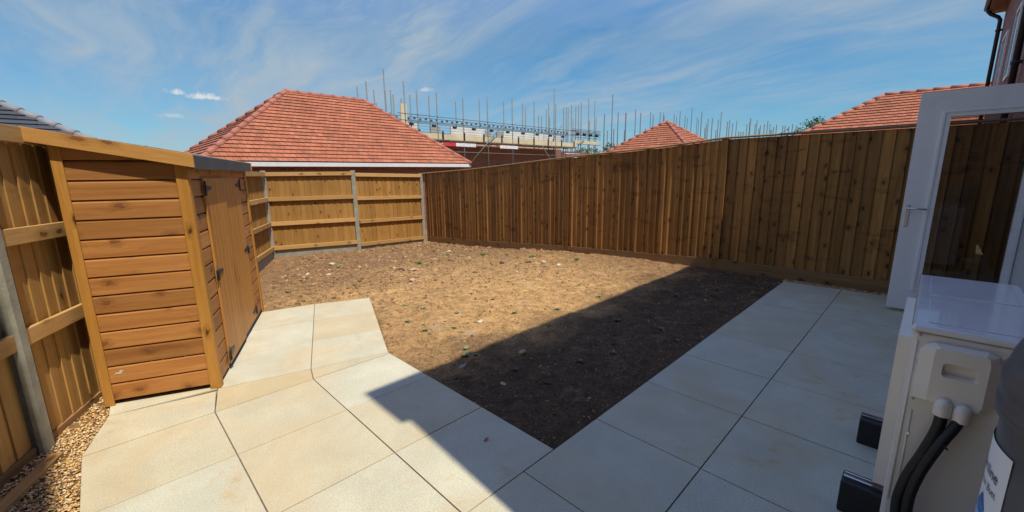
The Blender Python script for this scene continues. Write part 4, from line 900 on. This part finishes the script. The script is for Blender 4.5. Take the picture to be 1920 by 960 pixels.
ledger(sc1, (-26.6, 21.8, 2.3), (-26.6, 25.3, 5.35), 0.04, name='brace'); ledger(sc1, (-26.9, 15.2, 5.6), (-28.4, 13.6, 5.3), name='brace'); ledger(sc1, (-26.6, 30.5, 4.0), (-26.6, 33.2, 1.2), 0.04, name='brace'); ledger(sc1, (-28.3, 35.6, 6.3), (-28.3, 33.4, 3.9), 0.035, name='brace')
mb = MB(); mb.box((-29.5, 15.6, 4.0), (2.7, 0, 0), (0, 20.7, 0), (0, 0, 0.05)); mb.build('deck', 'toeboard', sc1)
for k in range(5):
    mb = MB(); mb.box((-26.82, 15.7+k*4.1, 4.06), (0.03, 0, 0), (0, 4.06, 0), (0, 0, 0.36)); mb.build('toe_board', 'toeboard', sc1)
mb = MB(); mb.box((-27.6, 16.3, 4.06), (0.06, 0, 0), (0, 0.5, 0), (0, 0, 2.35)); mb.build('upright_plank', 'toeboard', sc1)
M['navy'] = plain('navy_plastic', (0.03, 0.06, 0.14), 0.6)
for k in range(42):
    y = 15.7+k*0.5; mb = MB(); mb.box((-28.18, y, 5.50-0.06*(k % 2)), (0.06, 0, 0), (0, 0.16, 0), (0, 0, 0.14)); mb.build('guard_clip', 'navy', sc1)
for k in range(10):
    y = 17.4+k*2.0; c = V((-28.0, y, 5.12)); mb = MB()
    mb.lathe(c.x, c.y, [(0.0, c.z-0.13), (0.14, c.z-0.10), (0.2, c.z), (0.14, c.z+0.10), (0.0, c.z+0.13)], 10); mb.build('rubber_cap', 'black_metal', sc1)
for k in range(10):
    mb = MB(); mb.box((-26.78, 17.2+k*2.05, 4.0), (0.04, 0, 0), (0, 0.14, 0), (0, 0, 0.62)); mb.build('board_bracket', 'black_metal', sc1)
for z in (5.45, 5.32, 5.05, 4.85, 4.65): ledger(sc1, (-28.26, 15.4, z), (-28.26, 36.6, z), 0.014, 'netting', 'guard_wire')
for y0_, y1_, mt in ((19.3, 20.5, 'red'), (20.5, 22.5, 'white_banner'), (25.2, 27.4, 'white_banner')):
    mb = MB(); mb.box((-26.74, y0_, 3.55), (0.02, 0, 0), (0, y1_-y0_, 0), (0, 0, 0.26)); mb.build('banner', mt, sc1)
for k in range(5): ledger(sc1, (-26.3, 33.6, 1.9+0.35*k), (-26.3, 36.2, 1.9+0.35*k), 0.03, 'white_fascia', 'gate_rail')
sc1b = thing('scaffold', (-34.5, 28, -0.62), 'row of tall grey scaffold poles rising behind the unfinished terrace', 'scaffold')
standards([p for p in PA if p[0] < -30], sc1b, 0.052)
ledger(sc1b, (-34.5, 17, 5.3), (-34.5, 42, 5.3)); ledger(sc1b, (-34.5, 17, 3.9), (-34.5, 42, 3.9))
sc2 = thing('scaffold', (-29.5, 40.5, -0.62), 'short scaffold bay with blue guard rails at the right end of the unfinished terrace', 'scaffold')
standards(PB, sc2, 0.052)
for z in (6.05, 5.6, 5.2, 4.5, 3.4, 2.6): ledger(sc2, (-28.1, 37.2, z), (-28.1, 42.6, z), 0.03)
for z in (5.9, 5.75, 5.45): ledger(sc2, (-28.2, 37.2, z), (-28.2, 42.6, z), 0.03, 'navy', 'guard_wire')
mb = MB(); mb.box((-28.15, 37.6, 4.55), (0.03, 0, 0), (0, 4.6, 0), (0, 0, 0.34)); mb.build('toe_board', 'toeboard', sc2)
for k in range(4):
    mb = MB(); mb.lathe(-28.0, 38+k*1.2, [(0.0, 5.35), (0.18, 5.42), (0.22, 5.55), (0.16, 5.68), (0.0, 5.72)], 10); mb.build('rubber_cap', 'black_metal', sc2)
ledger(sc2, (-27.9, 38.0, 4.3), (-27.9, 39.6, 5.5), 0.04, name='brace')
sc3 = thing('scaffold', (-27, 52, -0.62), 'spread of thin scaffold poles standing on both sides of the pyramid roof', 'scaffold')
standards(PC, sc3, 0.055, 'galv_dark'); ledger(sc3, (-25, 38, 2.2), (-25, 62, 2.2)); ledger(sc3, (-29.4, 46, 2.2), (-29.4, 70, 2.2))
sc4 = thing('scaffold', (-14, 48, -0.62), 'dense line of short distant scaffold poles between the pyramid roof and the small tree', 'scaffold')
standards(PD, sc4, 0.05, 'galv_dark'); ledger(sc4, (-17.5, 44, 2.0), (-9, 44, 2.0)); ledger(sc4, (-17.5, 50, 2.0), (-9, 50, 2.0))

# ================================================================== TREES
def tree(loc, h, cr, n, label, seed):
    random.seed(seed); x, y, z = loc; t = thing('tree', loc, label, 'tree')
    mb = MB(); mb.tube([(x, y, z), (x+0.1, y, z+h*0.35), (x+0.05, y+0.1, z+h*0.6)], [0.22, 0.16, 0.1], 8)
    for k in range(6):
        a = random.uniform(0, 6.28); mb.tube([(x, y, z+h*(0.3+0.06*k)), (x+cr*0.5*math.cos(a), y+cr*0.5*math.sin(a), z+h*(0.5+0.05*k)), (x+cr*0.8*math.cos(a), y+cr*0.8*math.sin(a), z+h*(0.62+0.05*k))], [0.07, 0.045, 0.02], 6)
    mb.build('trunk', 'bark', t)
    cl = [(V((random.gauss(0, 0.45), random.gauss(0, 0.45), random.gauss(0, 0.33))), random.uniform(0.22, 0.5)) for _ in range(26)]
    mb = MB()
    for _ in range(n):
        c, r = random.choice(cl); d = V((random.gauss(0, 1), random.gauss(0, 1), random.gauss(0, 1))).normalized()*r*random.uniform(0.6, 1.05)
        p = V((x, y, z+h*0.68))+V(((c.x+d.x)*cr, (c.y+d.y)*cr, (c.z+d.z)*h*0.36))
        s = random.uniform(0.06, 0.15); a = V((random.gauss(0, 1), random.gauss(0, 1), random.gauss(0, 1))).normalized(); b = a.orthogonal().normalized()
        mb.face([p, p+a*s+b*s*0.5, p+a*s*2, p+a*s-b*s*0.5], tone=random.random())
    mb.build('crown', 'leaves', t); return t
tree((-9.3, 55, -0.6), 7.3, 2.3, 5200, 'dark green tree showing just left of the wide tile roof', 1)
tree((-6.9, 56, -0.6), 6.9, 1.9, 3200, 'bushy tree top peeping over the ridge beside the small dark tree', 6)
tree((-26.4, 43, -0.6), 5.0, 2.4, 5000, 'dark tree just left of the pyramid shaped roof', 2)
tree((-32, 45.5, -0.6), 4.9, 2.2, 4500, 'light green bushy tree behind the short scaffold bay', 3)
tree((-60, 1.1, -0.6), 5.3, 1.1, 2500, 'far small tree just above the shed roof', 4)
tree((-62, 3.9, -0.6), 4.9, 1.0, 2000, 'lower far tree beyond the shed roof beside the roof ridge', 5)

# ================================================================== STONES AND WEEDS
random.seed(8)
def stone(name, x, y, r, mat, label, cat='stone', flat=0.7, elong=1.3, group=None):
    import bmesh
    t = soil_z(x, y)
    pts = []
    for _ in range(26):
        d = V((random.gauss(0, 1), random.gauss(0, 1), random.gauss(0, 1))).normalized(); pts.append(V((d.x*r*elong, d.y*r, d.z*r*flat))*random.uniform(0.85, 1.0))
    a = random.uniform(0, 6.28); v, f = hull([V((p.x*math.cos(a)-p.y*math.sin(a), p.x*math.sin(a)+p.y*math.cos(a), p.z)) for p in pts])
    mb = MB(); mb.mesh([(p.x, p.y, p.z) for p in v], f)
    me_o = mb.build(name, mat, label=label, cat=cat, group=group); me_o.location = (x, y, t+r*flat*0.45); return me_o
stone('stone', -2.16, 2.25, 0.034, 'stone_tan', 'fist sized pinkish stone lying on the shaded soil', flat=0.8)
stone('stone', -5.0, 2.98, 0.045, 'stone_tan', 'pale tan stone with dark hollow side near the middle of the sunny soil')
stone('stone', -4.75, 3.9, 0.04, 'stone_dark', 'dark lump of earth beside the pale tan stone', 'clod')
stone('stone', -5.9, 3.55, 0.06, 'stone_tan', 'broad flat tan stone sitting in the middle of the back soil', flat=0.4, elong=1.7)
stone('stone', -6.05, 3.42, 0.05, 'stone_dark', 'black clod just in front of the broad flat tan stone', 'clod', flat=0.6)
stone('stone', -5.1, 4.8, 0.05, 'stone_dark', 'large dark clod towards the right fence', 'clod')
stone('stone', -4.0, 5.0, 0.035, 'stone_white', 'bright white stone near the right hand fence')
stone('stone', -4.45, 5.15, 0.055, 'stone_tan', 'tan stone in a row of clods close to the right fence', flat=0.5)
stone('stone', -4.6, 4.95, 0.045, 'stone_dark', 'dark clod touching the tan stone near the right fence', 'clod')
stone('stone', -7.9, 3.0, 0.055, 'stone_white', 'pale cream stone at the foot of the golden panels')
stone('stone', -6.9, 2.55, 0.04, 'stone_white', 'small cream stone left of centre on the back soil')
stone('stone', -5.45, 2.55, 0.035, 'brickred', 'small broken piece of red brick beyond the path end', 'brick piece', flat=0.5)
stone('stone', -7.3, 5.3, 0.05, 'stone_white', 'cream stone among the grass tufts near the far right corner')
stone('stone', -2.95, 2.48, 0.03, 'stone_white', 'flat white stone on the dry clay near the shadow edge', flat=0.3, elong=2.0)
stone('stone', -2.35, 1.78, 0.022, 'stone_grey', 'thin grey flake lying at the shadow edge by the patio', flat=0.2, elong=3.0)
stone('stone', -1.72, 2.02, 0.02, 'stone_dark', 'dark stick like clod on the shaded soil near the patio corner', 'clod', flat=0.4, elong=2.6)
stone('stone', -1.92, 1.80, 0.02, 'stone_tan', 'small pink brown stone on the shaded soil beside the patio', flat=0.4, elong=1.8)
def leaf_bit():
    mb = MB(); mb.face([(0, -0.016, 0.0), (0.012, 0.0, 0.004), (0.004, 0.02, 0.010), (-0.010, 0.004, 0.003)]); mb.face([(0, -0.016, 0.001), (-0.010, 0.004, 0.004), (0.004, 0.02, 0.011), (0.012, 0.0, 0.005)])
    o = mb.build('dry_leaf', 'brickred', label='curled brown leaf lying on the shaded patio slabs', cat='leaf'); o.location = (-1.53, 1.30, 0.003)
leaf_bit()
def weed(kind):
    mb = MB()
    if kind == 'grass':
        for _ in range(70):
            a = random.uniform(0, 6.28); r = random.uniform(0.0, 0.05); h = random.uniform(0.03, 0.075); ln = random.uniform(0.01, 0.05); w = 0.0022
            p = V((r*math.cos(a), r*math.sin(a), -0.005)); d = V((math.cos(a), math.sin(a), 0)); s = V((-d.y, d.x, 0))*w
            mb.face([p-s, p+s, p+d*ln*0.4+V((0, 0, h*0.65))+s*0.7, p+d*ln*0.4+V((0, 0, h*0.65))-s*0.7]); mb.face([p+d*ln*0.4+V((0, 0, h*0.65))-s*0.7, p+d*ln*0.4+V((0, 0, h*0.65))+s*0.7, p+d*ln+V((0, 0, h))])
    else:
        for _ in range(26):
            a = random.uniform(0, 6.28); el_ = random.uniform(0.15, 1.2); L = random.uniform(0.015, 0.045); d = V((math.cos(a)*math.cos(el_), math.sin(a)*math.cos(el_), math.sin(el_))); s = V((-math.sin(a), math.cos(a), 0))*L*0.28
            p = V((random.gauss(0, 0.008), random.gauss(0, 0.008), 0)); mb.face([p, p+d*L*0.5+s, p+d*L, p+d*L*0.5-s])
    return mb
def soft(label, kind, pts, group):
    src = None
    for x, y, sc in pts:
        if src is None: o = weed(kind).build('grass_tuft' if kind == 'grass' else 'weed', 'grass_green' if kind == 'grass' else 'weed'); src = o
        else: o = src.copy(); COL.objects.link(o)
        o.location = (x, y, soil_z(x, y)); o.rotation_euler = (0, 0, random.uniform(0, 6.28)); sc *= 1.0 if kind == 'grass' else 0.8; o.scale = (sc, sc, sc*0.8); tag(o, label, 'grass' if kind == 'grass' else 'weed', group)
M['grass_green'] = plain('grass_blade', (0.16, 0.27, 0.06), 0.6, var=0.35, scale=20)
soft('small tuft of bright green grass on the far part of the bare soil', 'grass', [(-6.35, 3.95, 1.5), (-6.2, 4.0, 1.1), (-7.0, 5.0, 1.4), (-6.75, 5.15, 1.2), (-6.2, 5.3, 1.5), (-5.7, 5.5, 1.2), (-5.0, 5.45, 1.3), (-4.1, 5.6, 1.1), (-7.6, 3.0, 1.0), (-6.5, 4.9, 0.9)], 'grass tufts on the far soil')
W_ = [(-3.75, 2.35, 1.2), (-3.95, 2.25, 1.0), (-3.5, 2.0, 1.1), (-3.3, 2.05, 0.9), (-3.15, 1.98, 1.1), (-3.35, 2.5, 1.1), (-3.0, 2.2, 1.0), (-3.85, 3.1, 0.9), (-3.45, 3.1, 1.0), (-2.9, 2.9, 1.1), (-2.55, 1.98, 1.2), (-2.45, 1.9, 1.4), (-2.4, 1.96, 1.0), (-2.65, 3.3, 1.1), (-2.6, 4.0, 1.2), (-3.1, 4.3, 0.9), (-5.5, 2.4, 0.9), (-4.9, 2.2, 0.9), (-5.2, 3.2, 0.9), (-3.7, 4.6, 1.0)]
soft('small green weed seedling growing on the sunlit bare soil', 'weed', W_, 'weed seedlings on the sunlit soil')
soft('small dark weed seedling growing on the shaded soil near the patio', 'weed', [(-1.75, 2.45, 1.1), (-1.65, 2.75, 1.2), (-2.0, 3.4, 1.3), (-1.6, 3.5, 1.0), (-1.95, 4.6, 1.5), (-2.0, 2.0, 0.9), (-1.7, 5.2, 1.2)], 'weed seedlings on the shaded soil')
# low cut offcuts of timber lying by the left fence foot
mb = MB(); p = LPt(-0.75)+LN*0.085; mb.box((p.x, p.y, -0.012), (LD.x*0.62, LD.y*0.62, 0.0), (LN.x*0.055, LN.y*0.055, 0), (0, 0, 0.03), grain=0)
mb.build('timber_offcut', 'rail', label='pale timber offcut lying along the foot of the nearest left fence panel', cat='timber', bevel=0.002)
